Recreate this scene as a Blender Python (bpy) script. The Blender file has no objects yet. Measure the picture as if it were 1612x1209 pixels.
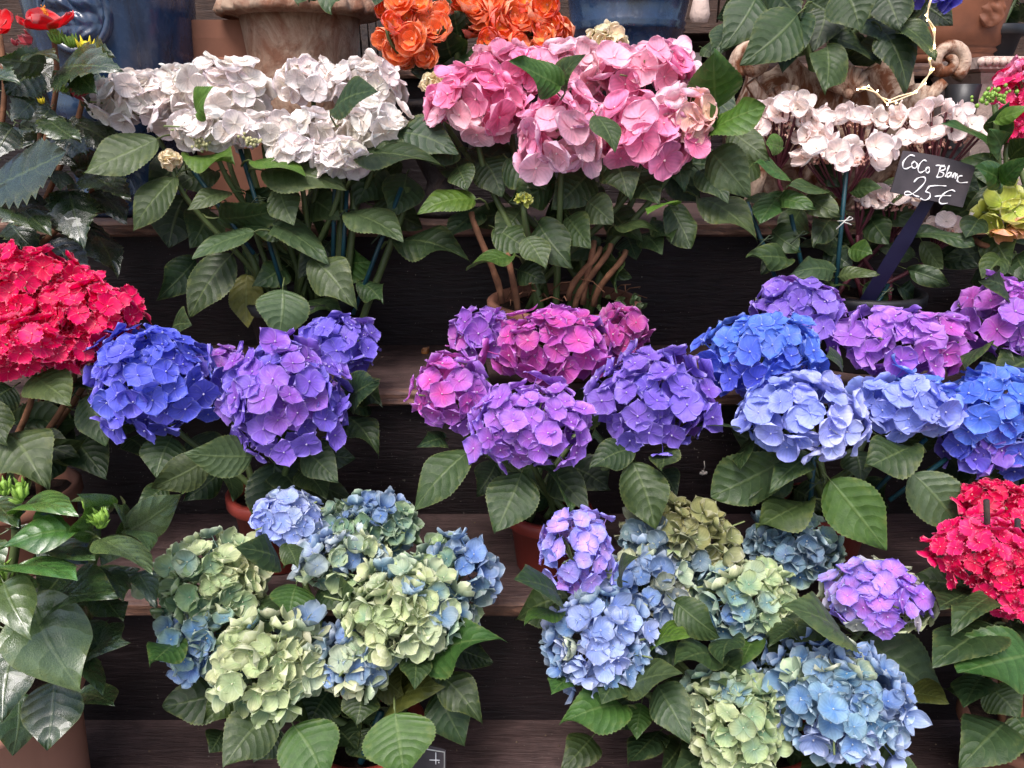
import bpy, math, random
from mathutils import Vector, Matrix
from math import sin, cos, pi, radians as R
random.seed(7)
sc = bpy.context.scene
C = sc.collection

# ---------------------------------------------------------------- camera, world, sun, exposure
PITCH = R(19.5); CAMZ = 1.45; FPX = 1200.0
cam = bpy.data.objects.new('camera', bpy.data.cameras.new('camera')); C.objects.link(cam)
cam.location = (0, 0, CAMZ); cam.rotation_euler = (pi/2-PITCH, 0, 0)
cam.data.sensor_width = 36; cam.data.lens = 36*FPX/1612
cam.data.clip_start = .02; cam.data.clip_end = 500
sc.camera = cam
w = bpy.data.worlds.new('World'); sc.world = w; w.use_nodes = True
wt = w.node_tree; wt.nodes.clear()
sky = wt.nodes.new('ShaderNodeTexSky'); sky.sky_type = 'NISHITA'; sky.sun_disc = False
sky.sun_elevation = R(61); sky.sun_rotation = R(200); sky.air_density = 1; sky.dust_density = 4; sky.ozone_density = 1.
bg = wt.nodes.new('ShaderNodeBackground'); bg.inputs[1].default_value = .10
wo = wt.nodes.new('ShaderNodeOutputWorld')
wt.links.new(sky.outputs[0], bg.inputs[0]); wt.links.new(bg.outputs[0], wo.inputs[0])
sl = bpy.data.lights.new('sun', 'SUN'); sl.energy = 1.5; sl.angle = R(25); sl.color = (1, .96, .97)
so = bpy.data.objects.new('sun', sl); C.objects.link(so); so.location = (-1, -3, 6)
so.rotation_euler = Vector((.16, .46, -.88)).to_track_quat('-Z', 'Y').to_euler()
sc.view_settings.view_transform = 'Standard'; sc.view_settings.look = 'None'
sc.view_settings.exposure = 1.38; sc.view_settings.gamma = 1
sc.cycles.max_bounces = 8; sc.cycles.diffuse_bounces = 5; sc.cycles.glossy_bounces = 2; sc.cycles.transmission_bounces = 3

FWD = Vector((0, cos(PITCH), -sin(PITCH))); UP = Vector((0, sin(PITCH), cos(PITCH))); EYE = Vector((0, 0, CAMZ))
def at(px, py, Y):                       # photo pixel + real distance -> point of the place
    d = FWD + Vector((1, 0, 0))*((px-806)/FPX) + UP*((604.5-py)/FPX)
    return EYE + d*(Y/d.y)
def mpp(p): return (p-EYE).dot(FWD)/FPX  # metres per photo pixel at a point
def lin(c):
    return tuple(((x/255)/12.92 if x/255 < .04045 else ((x/255+.055)/1.055)**2.4) for x in c)

# ---------------------------------------------------------------- materials
class NB:
    def __init__(s, name):
        s.m = bpy.data.materials.new(name); s.m.use_nodes = True; s.t = s.m.node_tree; s.t.nodes.clear()
    def set(s, sock, v):
        if hasattr(v, 'links'): s.t.links.new(v, sock)
        else:
            if sock.type == 'RGBA' and len(v) == 3: v = (*v, 1)
            sock.default_value = v
    def n(s, typ, ins=(), out=0, **kw):
        x = s.t.nodes.new('ShaderNode'+typ)
        for k, v in kw.items(): setattr(x, k, v)
        for k, v in (ins.items() if isinstance(ins, dict) else enumerate(ins)): s.set(x.inputs[k], v)
        return x.outputs[out]
    def m_(s, op, a, b=0., c=0.): return s.n('Math', [a, b, c][:3], operation=op)
    def mr(s, v, a, b, c=0., d=1.): return s.n('MapRange', [v, a, b, c, d])
    def mix(s, f, a, b, bt='MIX'):
        x = s.t.nodes.new('ShaderNodeMix'); x.data_type = 'RGBA'; x.blend_type = bt
        s.set(x.inputs[0], f); s.set(x.inputs[6], a); s.set(x.inputs[7], b); return x.outputs[2]
    def attr(s, name, typ='GEOMETRY', out=2): return s.n('Attribute', attribute_name=name, attribute_type=typ, out=out)
    def noise(s, vec, scale, detail=4., rough=.55, out=0, dist=0.):
        return s.n('TexNoise', {'Vector': vec, 'Scale': scale, 'Detail': detail, 'Roughness': rough, 'Distortion': dist}, out=out)
    def obj(s, sc=(1, 1, 1)): return s.n('Mapping', {0: s.n('TexCoord', out=3), 3: sc})
    def bump(s, h, st=.3, d=.002): return s.n('Bump', {'Strength': st, 'Distance': d, 'Height': h})
    def out(s, sh): s.n('OutputMaterial', [sh]) if False else s.t.links.new(sh, s.t.nodes.new('ShaderNodeOutputMaterial').inputs[0]); return s.m
    def pb(s, col, rough=.5, spec=.5, bump=None, coat=0., metal=0.):
        d = {'Base Color': col, 'Roughness': rough, 'Specular IOR Level': spec, 'Coat Weight': coat, 'Metallic': metal}
        if bump is not None: d['Normal'] = bump
        return s.n('BsdfPrincipled', d)

def petal_mat(name, from_obj):
    b = NB(name)
    if from_obj: c0 = b.n('ObjectInfo', out=1); c1 = b.attr('tip', 'OBJECT', 1)
    else: c0 = b.attr('pcol', out=0); c1 = b.attr('ptip', out=0)
    rad = b.attr('rad'); rnd = b.attr('rnd')
    col = b.mix(b.mr(rad, .15, .95), c0, c1)
    col = b.mix(1., col, b.n('CombineColor', [b.mr(rnd, 0, 1, .84, 1.1)]*3), 'MULTIPLY')
    nz = b.noise(b.n('TexCoord', out=3), 4. if from_obj else 70., 3.)
    col = b.mix(1., col, b.n('CombineColor', [b.mr(nz, .3, .7, .86, 1.1)]*3), 'MULTIPLY')
    vn = b.m_('SINE', b.m_('MULTIPLY', b.attr('pv'), 19.))
    col = b.mix(1., col, b.n('CombineColor', [b.mr(vn, -1, 1, .92, 1.03)]*3), 'MULTIPLY')
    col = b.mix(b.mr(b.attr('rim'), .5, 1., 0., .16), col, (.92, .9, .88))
    col = b.mix(b.m_('LESS_THAN', rad, -.5), col, b.mix(.5, c1, (.75, .72, .6)))
    p = b.pb(col, .5, .3)
    t = b.n('BsdfTranslucent', [col])
    return b.out(b.n('MixShader', [.3, p, t]))
M = {}
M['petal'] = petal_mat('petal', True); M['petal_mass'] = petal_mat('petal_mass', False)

def leaf_mat(name, rough, spec, veins=8., vstr=.4, coat=0.):
    b = NB(name)
    c0 = b.n('ObjectInfo', out=1); rnd = b.n('ObjectInfo', out=5)
    u = b.attr('lu'); v = b.attr('lv'); av = b.m_('ABSOLUTE', v)
    wob = b.m_('MULTIPLY', b.m_('SUBTRACT', b.noise(b.obj(), 5., 2.), .5), .09)
    ph = b.m_('MULTIPLY', b.m_('ADD', wob, b.m_('SUBTRACT', u, b.m_('MULTIPLY', b.m_('POWER', av, 1.3), .2))), b.mr(rnd, 0, 1, veins-1.2, veins+1.2))
    fr = b.m_('ABSOLUTE', b.m_('SUBTRACT', b.m_('FRACT', ph), .5))        # .5 on the vein
    side = b.m_('MULTIPLY', b.mr(fr, .44, .5), b.mr(av, .95, .3))
    mid = b.mr(av, .07, .02)
    vein = b.m_('MAXIMUM', b.m_('MULTIPLY', side, .55), mid)
    n1 = b.noise(b.obj(), 9., 3.)
    n2 = b.noise(b.obj(), 60., 3.)
    col = b.mix(b.mr(n1, .3, .7), b.mix(1., c0, (.72, .76, .7), 'MULTIPLY'), b.mix(1., c0, (1.25, 1.2, 1.2), 'MULTIPLY'))
    col = b.mix(b.m_('MULTIPLY', vein, .5), col, b.mix(.35, c0, (.26, .33, .12)))
    col = b.mix(b.mr(b.m_('ABSOLUTE', av), .93, 1., 0., .35), col, (.16, .19, .06))
    sp = b.noise(b.obj(), 34., 2.)
    col = b.mix(b.mr(sp, .70, .76, 0., .7), col, (.09, .06, .02))
    col = b.mix(b.m_('MULTIPLY', b.mr(n1, .5, .66), b.mr(av, .55, 1., 0., .5)), col, (.12, .13, .03))
    isp = b.m_('LESS_THAN', u, -.01)
    col = b.mix(isp, col, (.10, .13, .04))
    h = b.m_('ADD', b.m_('MULTIPLY', b.m_('POWER', b.m_('MULTIPLY', fr, 2.), 2.), -1.), b.m_('MULTIPLY', n2, .5))
    h = b.m_('SUBTRACT', h, mid)
    p = b.pb(col, b.mr(n2, .3, .7, rough-.06, rough+.1), spec, b.bump(h, vstr, .02), coat)
    t = b.n('BsdfTranslucent', [b.mix(1., col, (1.3, 1.5, .5), 'MULTIPLY')])
    return b.out(b.n('MixShader', [.13, p, t]))
M['leaf'] = leaf_mat('hydrangea_leaf', .46, .38, 8, .2)
M['gloss'] = leaf_mat('glossy_leaf', .27, .9, 6, .2, .35)
M['smooth'] = leaf_mat('oval_leaf', .42, .4, 6, .2)

def simple(name, col, rough=.6, spec=.4, var=.25, scale=30., bump=.15, coat=0., metal=0.):
    b = NB(name); n = b.noise(b.obj(), scale, 5.)
    c = b.mix(b.mr(n, .3, .7), tuple(x*(1-var) for x in col), tuple(min(1, x*(1+var)) for x in col))
    return b.out(b.pb(c, b.mr(n, .3, .7, rough-.05, min(1, rough+.1)), spec, b.bump(n, bump, .004), coat, metal))
M['stem'] = simple('green_stem', (.07, .10, .03), .5)
M['woodstem'] = simple('woody_stem', (.16, .075, .04), .8, .2, .4, 60, .5)
M['redstem'] = simple('red_stem', (.10, .022, .03), .5)
M['stake'] = simple('teal_stake', (.004, .035, .045), .45)
M['navy'] = simple('navy_plastic', (.005, .0045, .022), .4)
M['tie'] = simple('wire_tie', (.5, .5, .46), .5)
M['tie_dark'] = simple('green_tie', (.03, .045, .02), .6)
M['soil'] = simple('soil', (.018, .011, .008), .95, .1, .6, 120, 1.)
M['crumb'] = simple('crumbs', (.12, .085, .06), .95, .1, .7, 40)
M['pot_red'] = simple('red_plastic_pot', (.20, .028, .018), .5, .4, .2, 8)
M['pot_black'] = simple('black_plastic_pot', (.012, .012, .014), .45)
M['pot_pink'] = simple('pale_terracotta', (.42, .21, .15), .75, .3, .18, 7, .2)
M['pot_terra'] = simple('terracotta', (.19, .085, .055), .85, .2, .35, 9, .3)
M['pot_brown'] = simple('carved_brown', (.17, .06, .028), .6, .35, .4, 12, .4)
M['slate'] = simple('chalk_slate', (.04, .032, .036), .55, .4, .5, 26, .1)
M['chalk'] = simple('chalk', (.8, .78, .76), .9, .1, .05)
M['wire'] = simple('copper_wire', (.8, .62, .4), .4, .5, .1, 40, .1)
M['bud'] = simple('green_bud', (.2, .34, .05), .45, .4, .3, 90, .2)
M['ybud'] = simple('yellow_bud', (.65, .52, .03), .5, .3, .2, 90)
M['fert'] = simple('fertile_bud', (.42, .40, .2), .6, .3, .3, 150)
M['fertp'] = simple('pink_fertile_bud', (.62, .33, .26), .6, .3, .35, 150)
M['stamen'] = simple('stamen', (.85, .30, .03), .6, .3, .3, 200)
M['fluff'] = simple('dry_fluff', (.5, .45, .4), .9, .1)
def bulb():
    b = NB('lit_bulb'); return b.out(b.n('Emission', [(1, .78, .42), 14.]))
M['bulb'] = bulb()
def wood(name, base, edge):
    b = NB(name)
    g = b.noise(b.obj((3, 18, 18)), 3., 8., .65, dist=1.2)
    g2 = b.noise(b.obj((6, 50, 50)), 4., 4., .6, dist=.6)
    big = b.noise(b.obj(), 3.3, 5.)
    c = b.mix(b.mr(g, .32, .68), tuple(x*.72 for x in base), tuple(x*1.25 for x in base))
    c = b.mix(b.mr(big, .42, .68, 0., .55), c, tuple(x*.4 for x in base))
    c = b.mix(b.mr(g2, .62, .72, 0., .5), c, tuple(x*.25 for x in base))
    e = b.m_('MULTIPLY', b.attr('rad'), b.mr(b.noise(b.obj((6, 40, 40)), 4., 6., .7), .38, .62, .1, 1.))
    c = b.mix(e, c, edge)
    st = b.noise(b.obj(), 24., 9., .7)
    c = b.mix(1., c, b.n('CombineColor', [b.mr(st, .32, .68, .55, 1.35)]*3), 'MULTIPLY')
    sp = b.noise(b.obj(), 230., 2.)
    c = b.mix(b.mr(sp, .70, .73, 0., .8), c, (.16, .14, .12))
    return b.out(b.pb(c, b.mr(g, .3, .7, .5, .75), .35, b.bump(b.m_('ADD', g, g2), .5, .004)))
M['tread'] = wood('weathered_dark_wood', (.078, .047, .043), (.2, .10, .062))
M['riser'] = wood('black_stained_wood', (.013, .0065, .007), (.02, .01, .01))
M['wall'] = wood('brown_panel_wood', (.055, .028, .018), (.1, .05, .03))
def glaze():
    b = NB('blue_glaze'); n = b.noise(b.obj((1, 1, .35)), 14., 6., .65, dist=1.2); n2 = b.noise(b.obj(), 70., 4.)
    c = b.mix(b.mr(n, .35, .7), (.006, .012, .032), (.014, .042, .10))
    c = b.mix(b.mr(n2, .62, .8, 0., .5), c, (.12, .15, .2))
    return b.out(b.pb(c, b.mr(n2, .3, .7, .12, .35), .6, b.bump(n, .25, .01), .4))
M['glaze'] = glaze()
def iron(name, paint, rust, lo, hi, sc=26.):
    b = NB(name); n = b.noise(b.obj((1, 1, .7)), sc, 7., .68, dist=.8); n2 = b.noise(b.obj(), 90., 4.)
    c = b.mix(b.mr(n, lo, hi), paint, rust)
    c = b.mix(b.mr(n2, .55, .75, 0., .5), c, tuple(x*.4 for x in rust))
    return b.out(b.pb(c, .75, .25, b.bump(b.m_('ADD', n, b.m_('MULTIPLY', n2, .4)), .6, .008)))
M['iron'] = iron('rusty_cream_iron', (.50, .37, .28), (.15, .052, .022), .42, .56)
M['iron2'] = iron('rusty_brown_iron', (.40, .28, .20), (.22, .10, .06), .4, .62)
M['cream'] = iron('cream_paint', (.55, .42, .36), (.38, .2, .13), .58, .78)
M['darkiron'] = iron('dark_bronze_iron', (.03, .026, .028), (.06, .04, .03), .45, .7)
def pave():
    b = NB('paving'); n = b.noise(b.obj(), 6., 8.)
    return b.out(b.pb(b.mix(n, (.09, .085, .08), (.16, .15, .14)), .9, .2, b.bump(n, .3, .01)))
M['pave'] = pave()

# ---------------------------------------------------------------- mesh helpers
class MB:
    def __init__(s): s.v = []; s.f = []; s.a = {}
    def vert(s, p, **at_):
        s.v.append(tuple(p))
        for k, val in at_.items(): s.a.setdefault(k, {})[len(s.v)-1] = val
        return len(s.v)-1
    def grid(s, rows, close=False):
        n = len(rows[0])
        for r0, r1 in zip(rows, rows[1:]):
            for j in range(n if close else n-1): s.f.append((r0[j], r0[(j+1) % n], r1[(j+1) % n], r1[j]))
    def tube(s, pts, r, n=6, cap=True, **at_):
        pts = [Vector(p) for p in pts]; rows = []; k = len(pts); ref = None
        for i, p in enumerate(pts):
            t = (pts[min(i+1, k-1)]-pts[max(i-1, 0)]).normalized()
            if ref is None: ref = t.orthogonal().normalized()
            ref = (ref-t*ref.dot(t)).normalized(); q = t.cross(ref)
            rr = r[i] if isinstance(r, (list, tuple)) else r
            rows.append([s.vert(p+(ref*cos(2*pi*j/n)+q*sin(2*pi*j/n))*rr, **at_) for j in range(n)])
        s.grid(rows, True)
        if cap: s.f.append(tuple(rows[0][::-1])); s.f.append(tuple(rows[-1]))
        return s
    def lathe(s, prof, n=40, o=(0, 0, 0), ax=None, **at_):
        o = Vector(o); rows = []
        for r, z in prof: rows.append([s.vert(o+Vector((r*cos(2*pi*j/n), r*sin(2*pi*j/n), z)), **at_) for j in range(n)])
        s.grid(rows, True); return s
    def ball(s, c, r, n=6, m=4, sq=(1, 1, 1), **at_):
        c = Vector(c); rows = []
        for i in range(m+1):
            th = pi*i/m; rr = max(sin(th), .02)
            rows.append([s.vert(c+Vector((rr*cos(2*pi*j/n)*sq[0], rr*sin(2*pi*j/n)*sq[1], cos(th)*sq[2]))*r, **at_) for j in range(n)])
        s.grid(rows, True); return s
    def box(s, a, b, **at_):
        i = [s.vert((x, y, z), **at_) for x in (a[0], b[0]) for y in (a[1], b[1]) for z in (a[2], b[2])]
        for q in ((0, 1, 3, 2), (4, 6, 7, 5), (0, 4, 5, 1), (2, 3, 7, 6), (0, 2, 6, 4), (1, 5, 7, 3)): s.f.append(tuple(i[k] for k in q))
        return s
    def mesh(s, name, mat, smooth=True):
        me = bpy.data.meshes.new(name); me.from_pydata(s.v, [], s.f); n = len(s.v)
        for k, d in s.a.items():
            first = next(iter(d.values()))
            if isinstance(first, tuple):
                A = me.attributes.new(k, 'FLOAT_COLOR', 'POINT'); buf = [0., 0., 0., 1.]*n
                for i, x in d.items(): buf[4*i:4*i+3] = x
                A.data.foreach_set('color', buf)
            else:
                A = me.attributes.new(k, 'FLOAT', 'POINT'); buf = [0.]*n
                for i, x in d.items(): buf[i] = x
                A.data.foreach_set('value', buf)
        me.materials.append(M[mat])
        if smooth: me.polygons.foreach_set('use_smooth', [True]*len(me.polygons))
        me.update(); return me
    def obj(s, name, mat, parent=None, smooth=True): return link(name, s.mesh(name, mat, smooth), parent)
def link(name, me, parent=None, mw=None, col=None):
    o = bpy.data.objects.new(name, me); C.objects.link(o)
    if parent is not None: o.parent = parent; 
    if mw is not None: o.matrix_basis = (parent_inv(parent) @ mw) if parent is not None else mw
    elif parent is not None: o.matrix_basis = parent_inv(parent)
    if col: o.color = (*col, 1)
    return o
PINV = {}
def parent_inv(p): return PINV.get(p.name, Matrix())
def thing(name, label, cat, loc, group=None):
    o = bpy.data.objects.new(name, None); C.objects.link(o); o.location = loc; o.empty_display_size = .05
    PINV[o.name] = Matrix.Translation(-Vector(loc)); tag(o, label, cat, group); return o
def tag(o, label, cat, group=None):
    o['label'] = label; o['category'] = cat
    if group: o['group'] = group
    return o
def bez(a, b, c, d, n=8):
    return [a*(1-t)**3+b*3*t*(1-t)**2+c*3*t*t*(1-t)+d*t**3 for t in [i/n for i in range(n+1)]]

# ---------------------------------------------------------------- floret and leaf meshes (shared)
def prof_round(u): return sin(pi/2*min(1, u/.6))**.75 if u < .6 else math.sqrt(max(0, 1-((u-.6)/.40)**2))
def prof_point(u): return sin(pi/2*min(1, u/.52))**.8 if u < .52 else max(0, 1-((u-.52)/.48)**1.7)
def prof_cup(u): return sin(pi/2*min(1, u/.55))**.75 if u < .55 else max(0, 1-((u-.55)/.45)**2.7)
PROF = {'round': prof_round, 'shell': prof_round, 'point': prof_point, 'red': prof_point, 'cup': prof_cup}
US = {0: [.03, .16, .32, .48, .63, .76, .87, .95, 1.], 1: [.05, .35, .65, .88, 1.]}
def petal(mb, ang, L, W, prof, cup, ruf, rng, sag, lift=0., lo=0, frill=0.):
    rows = []; rnd = rng.random(); ph = rng.uniform(0, 6); ca, sa = cos(ang), sin(ang); tw = rng.uniform(-.3, .3); nv = 2 if lo else 3; curl = rng.uniform(-.35, .5); sk = rng.uniform(-.12, .12)
    for i, u in enumerate(US[lo]):
        row = []
        for j in range(-nv, nv+1):
            v = j/nv; hw = W*prof(u); fr = 1+frill*(1 if (i+j) % 2 else -1)*(1 if abs(v) > .9 or u > .9 else 0)
            x = L*u*(1-.12*v*v*u)*fr; y = hw*v*fr+sk*L*u*u
            z = lift+cup*L*(u**1.6)+curl*L*max(0, u-.6)**2*2 + sag*v*v*W*u + ruf*L*u*sin(3.6*v+ph+5*u) + tw*y*u - .03*(1-abs(v))*sin(pi*u)
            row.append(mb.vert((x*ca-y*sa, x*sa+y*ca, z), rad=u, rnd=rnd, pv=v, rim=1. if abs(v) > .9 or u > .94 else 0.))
        rows.append(row)
    mb.grid(rows)
def floret_geo(kind, rng, lo=0):
    mb = MB(); n = 4
    cup, ruf, W, sag, fr = {'round': (.16, .05, .33, .22, 0), 'point': (.12, .05, .30, .16, 0), 'cup': (.42, .09, .31, .5, .0), 'red': (.18, .07, .31, .2, .07), 'shell': (.32, .03, .33, .4, 0)}[kind]
    a0 = rng.uniform(0, 6)
    for k in range(n):
        petal(mb, a0+k*2*pi/n+rng.uniform(-.17, .17), .5*rng.uniform(.86, 1.1), W*rng.uniform(.85, 1.12), PROF[kind], cup*rng.uniform(.2, 1.7)-.03*(k % 2),
              ruf, rng, sag*rng.uniform(.2, 1.4), .012*(k % 2), lo, fr)
    mb.ball((0, 0, .03), .034, 5, 3, rad=-1., rnd=.5, rim=0.)
    mb.tube([(0, 0, 0), (.02, 0, -.25), (0, .02, -.5)], .02, 3, False, rad=.3, rnd=.4, rim=0.)
    return mb
NV = 14; FG = {}; FM = {}
for kind in ('round', 'point', 'cup', 'red', 'shell'):
    FG[kind] = [floret_geo(kind, random.Random(i), 1) for i in range(NV)]
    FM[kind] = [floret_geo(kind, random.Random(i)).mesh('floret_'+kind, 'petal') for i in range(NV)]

def leaf_geo(kind, rng):
    mb = MB(); nu = 40; nv = 4
    tws = rng.uniform(-.55, .55); wk = rng.uniform(-.1, .1); bend = rng.uniform(.02, .55); fold = rng.uniform(.10, .42); wave = rng.uniform(.01, .10); ph = rng.uniform(0, 6); sw = rng.uniform(-.1, .1)
    a, bpow, ser = {'hyd': (.80, .80, .055), 'gloss': (.78, .85, 0.), 'lobe': (.68, .75, .16), 'oval': (.9, .8, 0.), 'beg': (.9, .55, .03)}[kind]
    veins = {'hyd': 8, 'gloss': 6, 'lobe': 6, 'oval': 6, 'beg': 6}[kind]
    def P(u, v, k):
        hw = .5*max(sin(pi*min(1, max(0, u))**a), 0)**bpow
        if kind in ('hyd', 'gloss', 'lobe'): hw *= 1-.32*max(0, u-.6)/.4
        s_ = 0
        if ser and abs(v) > .99:
            per = 4 if kind == 'lobe' else 2
            s_ = ser*((k % per)/per)
            hw *= 1-s_*1.6+ser*.5
        y = hw*v
        cor = .005*cos(2*pi*veins*(u-.2*abs(v)))*(1-abs(v)**2)*(1 if kind != 'oval' else .3)
        z = -bend*u*u + fold*abs(y)*.8 - fold*.9*y*y*2 + wave*sin(7*u+ph+(2 if v > 0 else 0))*abs(v)**1.5 + cor
        return Vector((u, y*(1+wk*(u-.5)*2)+sw*sin(pi*u)*.6, z+tws*y*u))
    tip = P(1, 0, 0); th = math.atan2(tip.z, tip.x); ln = tip.length
    rows = []
    for i in range(nu+1):
        u = i/nu; row = []
        for j in range(-nv, nv+1):
            v = j/nv; p = P(u, v, i)
            x = (p.x*cos(th)+p.z*sin(th))/ln; z = (-p.x*sin(th)+p.z*cos(th))/ln
            row.append(mb.vert((x, p.y, z), lu=u, lv=v))
        rows.append(row)
    mb.grid(rows)
    d = rng.uniform(.05, .16)
    mb.tube([(.03, 0, -.004), (-.08, 0, .0), (-.18, .01, -d*.5), (-.26, .02, -d*1.6)], [.011, .016, .017, .02], 5, lu=-1., lv=.5)
    return mb
LM = {}
for kind, mat in (('hyd', 'leaf'), ('gloss', 'gloss'), ('lobe', 'gloss'), ('oval', 'smooth'), ('beg', 'smooth')):
    rg = random.Random(31+len(kind))
    LM[kind] = [leaf_geo(kind, rg).mesh('leaf_'+kind, mat) for _ in range(18)]
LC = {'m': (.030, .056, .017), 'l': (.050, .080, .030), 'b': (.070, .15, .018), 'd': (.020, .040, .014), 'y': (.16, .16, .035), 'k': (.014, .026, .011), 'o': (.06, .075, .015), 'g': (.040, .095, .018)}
lrng = random.Random(5)
def place_leaf(parent, B, T, wm, code='m', kind='hyd', proj=None, flip=0., name='leaf'):
    d = T-B; L = d.length; d = d/L
    tc = (EYE-(B+T)/2).normalized()
    nf = (tc-d*tc.dot(d))
    nf = nf.normalized() if nf.length > 1e-3 else d.orthogonal().normalized()
    W = wm; phi = 0.
    if proj is not None and proj < W: phi = math.acos(max(.12, proj/W))
    best = None
    for s in (1, -1):
        n = Matrix.Rotation(phi*s, 3, d) @ nf
        if best is None or n.z > best.z: best = n
    n = best if not flip else (Matrix.Rotation(flip, 3, d) @ nf)
    sd = n.cross(d)
    mw = Matrix(((d.x*L, sd.x*W, n.x*L, B.x), (d.y*L, sd.y*W, n.y*L, B.y), (d.z*L, sd.z*W, n.z*L, B.z), (0, 0, 0, 1)))
    c = LC[code]; k = lrng.uniform(.78, 1.2)*(1.5 if kind == 'gloss' else .92); h = lrng.uniform(-.12, .12)
    o = link(name, lrng.choice(LM[kind]), parent, mw, (c[0]*k*(1+h), c[1]*k, c[2]*k*(1-h)))
    return o
RATIO = {'hyd': .68, 'gloss': .66, 'lobe': .7, 'oval': .5, 'beg': .9}
def leaves(parent, Y, specs, kind='hyd'):
    for s in specs:
        bx, by, tx, ty, wpx = s[:5]; code = s[5] if len(s) > 5 else 'm'; dy = s[6] if len(s) > 6 else 0.
        B = at(bx, by, Y+dy); T = at(tx, ty, Y+dy-.03-lrng.uniform(0, .025))
        pw = wpx*1.08*mpp((B+T)/2); L = (T-B).length
        W = max(pw, RATIO[kind]*L*.92)
        place_leaf(parent, B, T, W, code, kind, pw)
def filler(parent, stems, n, size, kind='hyd', seed=1, lo=.25, hi=.85, code='mmd'):
    rg = random.Random(seed); n = int(n*.6)
    for _ in range(n):
        st = rg.choice(stems); t = rg.uniform(lo, hi)*(len(st)-1); i = int(t); B = st[i].lerp(st[min(i+1, len(st)-1)], t-i)
        a = rg.uniform(-.35, pi+.35); d = Vector((cos(a), sin(a)*.8, rg.uniform(-.75, .35))).normalized()
        L = size*rg.uniform(.7, 1.2); B = B+d*.02
        place_leaf(parent, B, B+d*L, L*rg.uniform(.6, .75), rg.choice(code), kind, flip=rg.uniform(-.9, .9))

# ---------------------------------------------------------------- flower heads
PAL = {k: (lin(a), lin(b)) for k, (a, b) in {
    'white': ((238, 226, 216), (248, 238, 234)), 'cream': ((235, 215, 170), (245, 230, 195)),
    'pink': ((238, 128, 170), (246, 164, 200)), 'dpink': ((230, 104, 152), (242, 142, 184)), 'ppink': ((246, 184, 198), (250, 208, 220)), 'peach': ((248, 205, 175), (250, 190, 185)),
    'red': ((226, 0, 82), (240, 4, 98)), 'red2': ((204, 0, 62), (224, 0, 84)), 'red3': ((232, 20, 100), (238, 50, 122)),
    'blue': ((78, 86, 204), (96, 108, 222)), 'blue2': ((80, 112, 220), (102, 144, 238)), 'violet': ((108, 88, 200), (128, 112, 220)), 'violet2': ((126, 90, 194), (146, 118, 216)),
    'mauve': ((150, 80, 180), (160, 110, 210)), 'pinkp': ((200, 72, 160), (188, 92, 190)), 'magenta': ((190, 66, 140), (170, 78, 160)), 'pink3': ((214, 84, 172), (190, 110, 208)),
    'lav': ((168, 98, 208), (182, 130, 226)), 'lav2': ((188, 116, 214), (160, 128, 236)), 'lblue': ((128, 142, 226), (160, 172, 240)), 'lblue2': ((165, 172, 240), (195, 200, 252)),
    'green': ((120, 152, 124), (180, 196, 140)), 'green2': ((96, 132, 104), (150, 172, 118)), 'gcream': ((160, 180, 130), (206, 212, 164)), 'teal': ((82, 126, 160), (158, 182, 150)),
    'gblue': ((88, 122, 188), (138, 164, 198)), 'sky': ((92, 136, 186), (146, 176, 196)), 'olive': ((112, 120, 78), (160, 158, 104)), 'slate': ((80, 110, 142), (124, 150, 160)), 'pgrey': ((150, 165, 190), (195, 205, 200)),
    'orange': ((232, 110, 50), (240, 150, 80)), 'lime': ((160, 176, 56), (204, 204, 96)), 'limo': ((190, 180, 70), (232, 150, 104)),
    'lil': ((214, 170, 236), (146, 146, 240)), 'palebl': ((140, 160, 222), (176, 190, 226))}.items()}
hrng = random.Random(11)
def jit(c, a=.09):
    k = hrng.uniform(1-a, 1+a*.8); return tuple(min(.95, x*k*hrng.uniform(1-a*.5, 1+a*.5)) for x in c)
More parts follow.
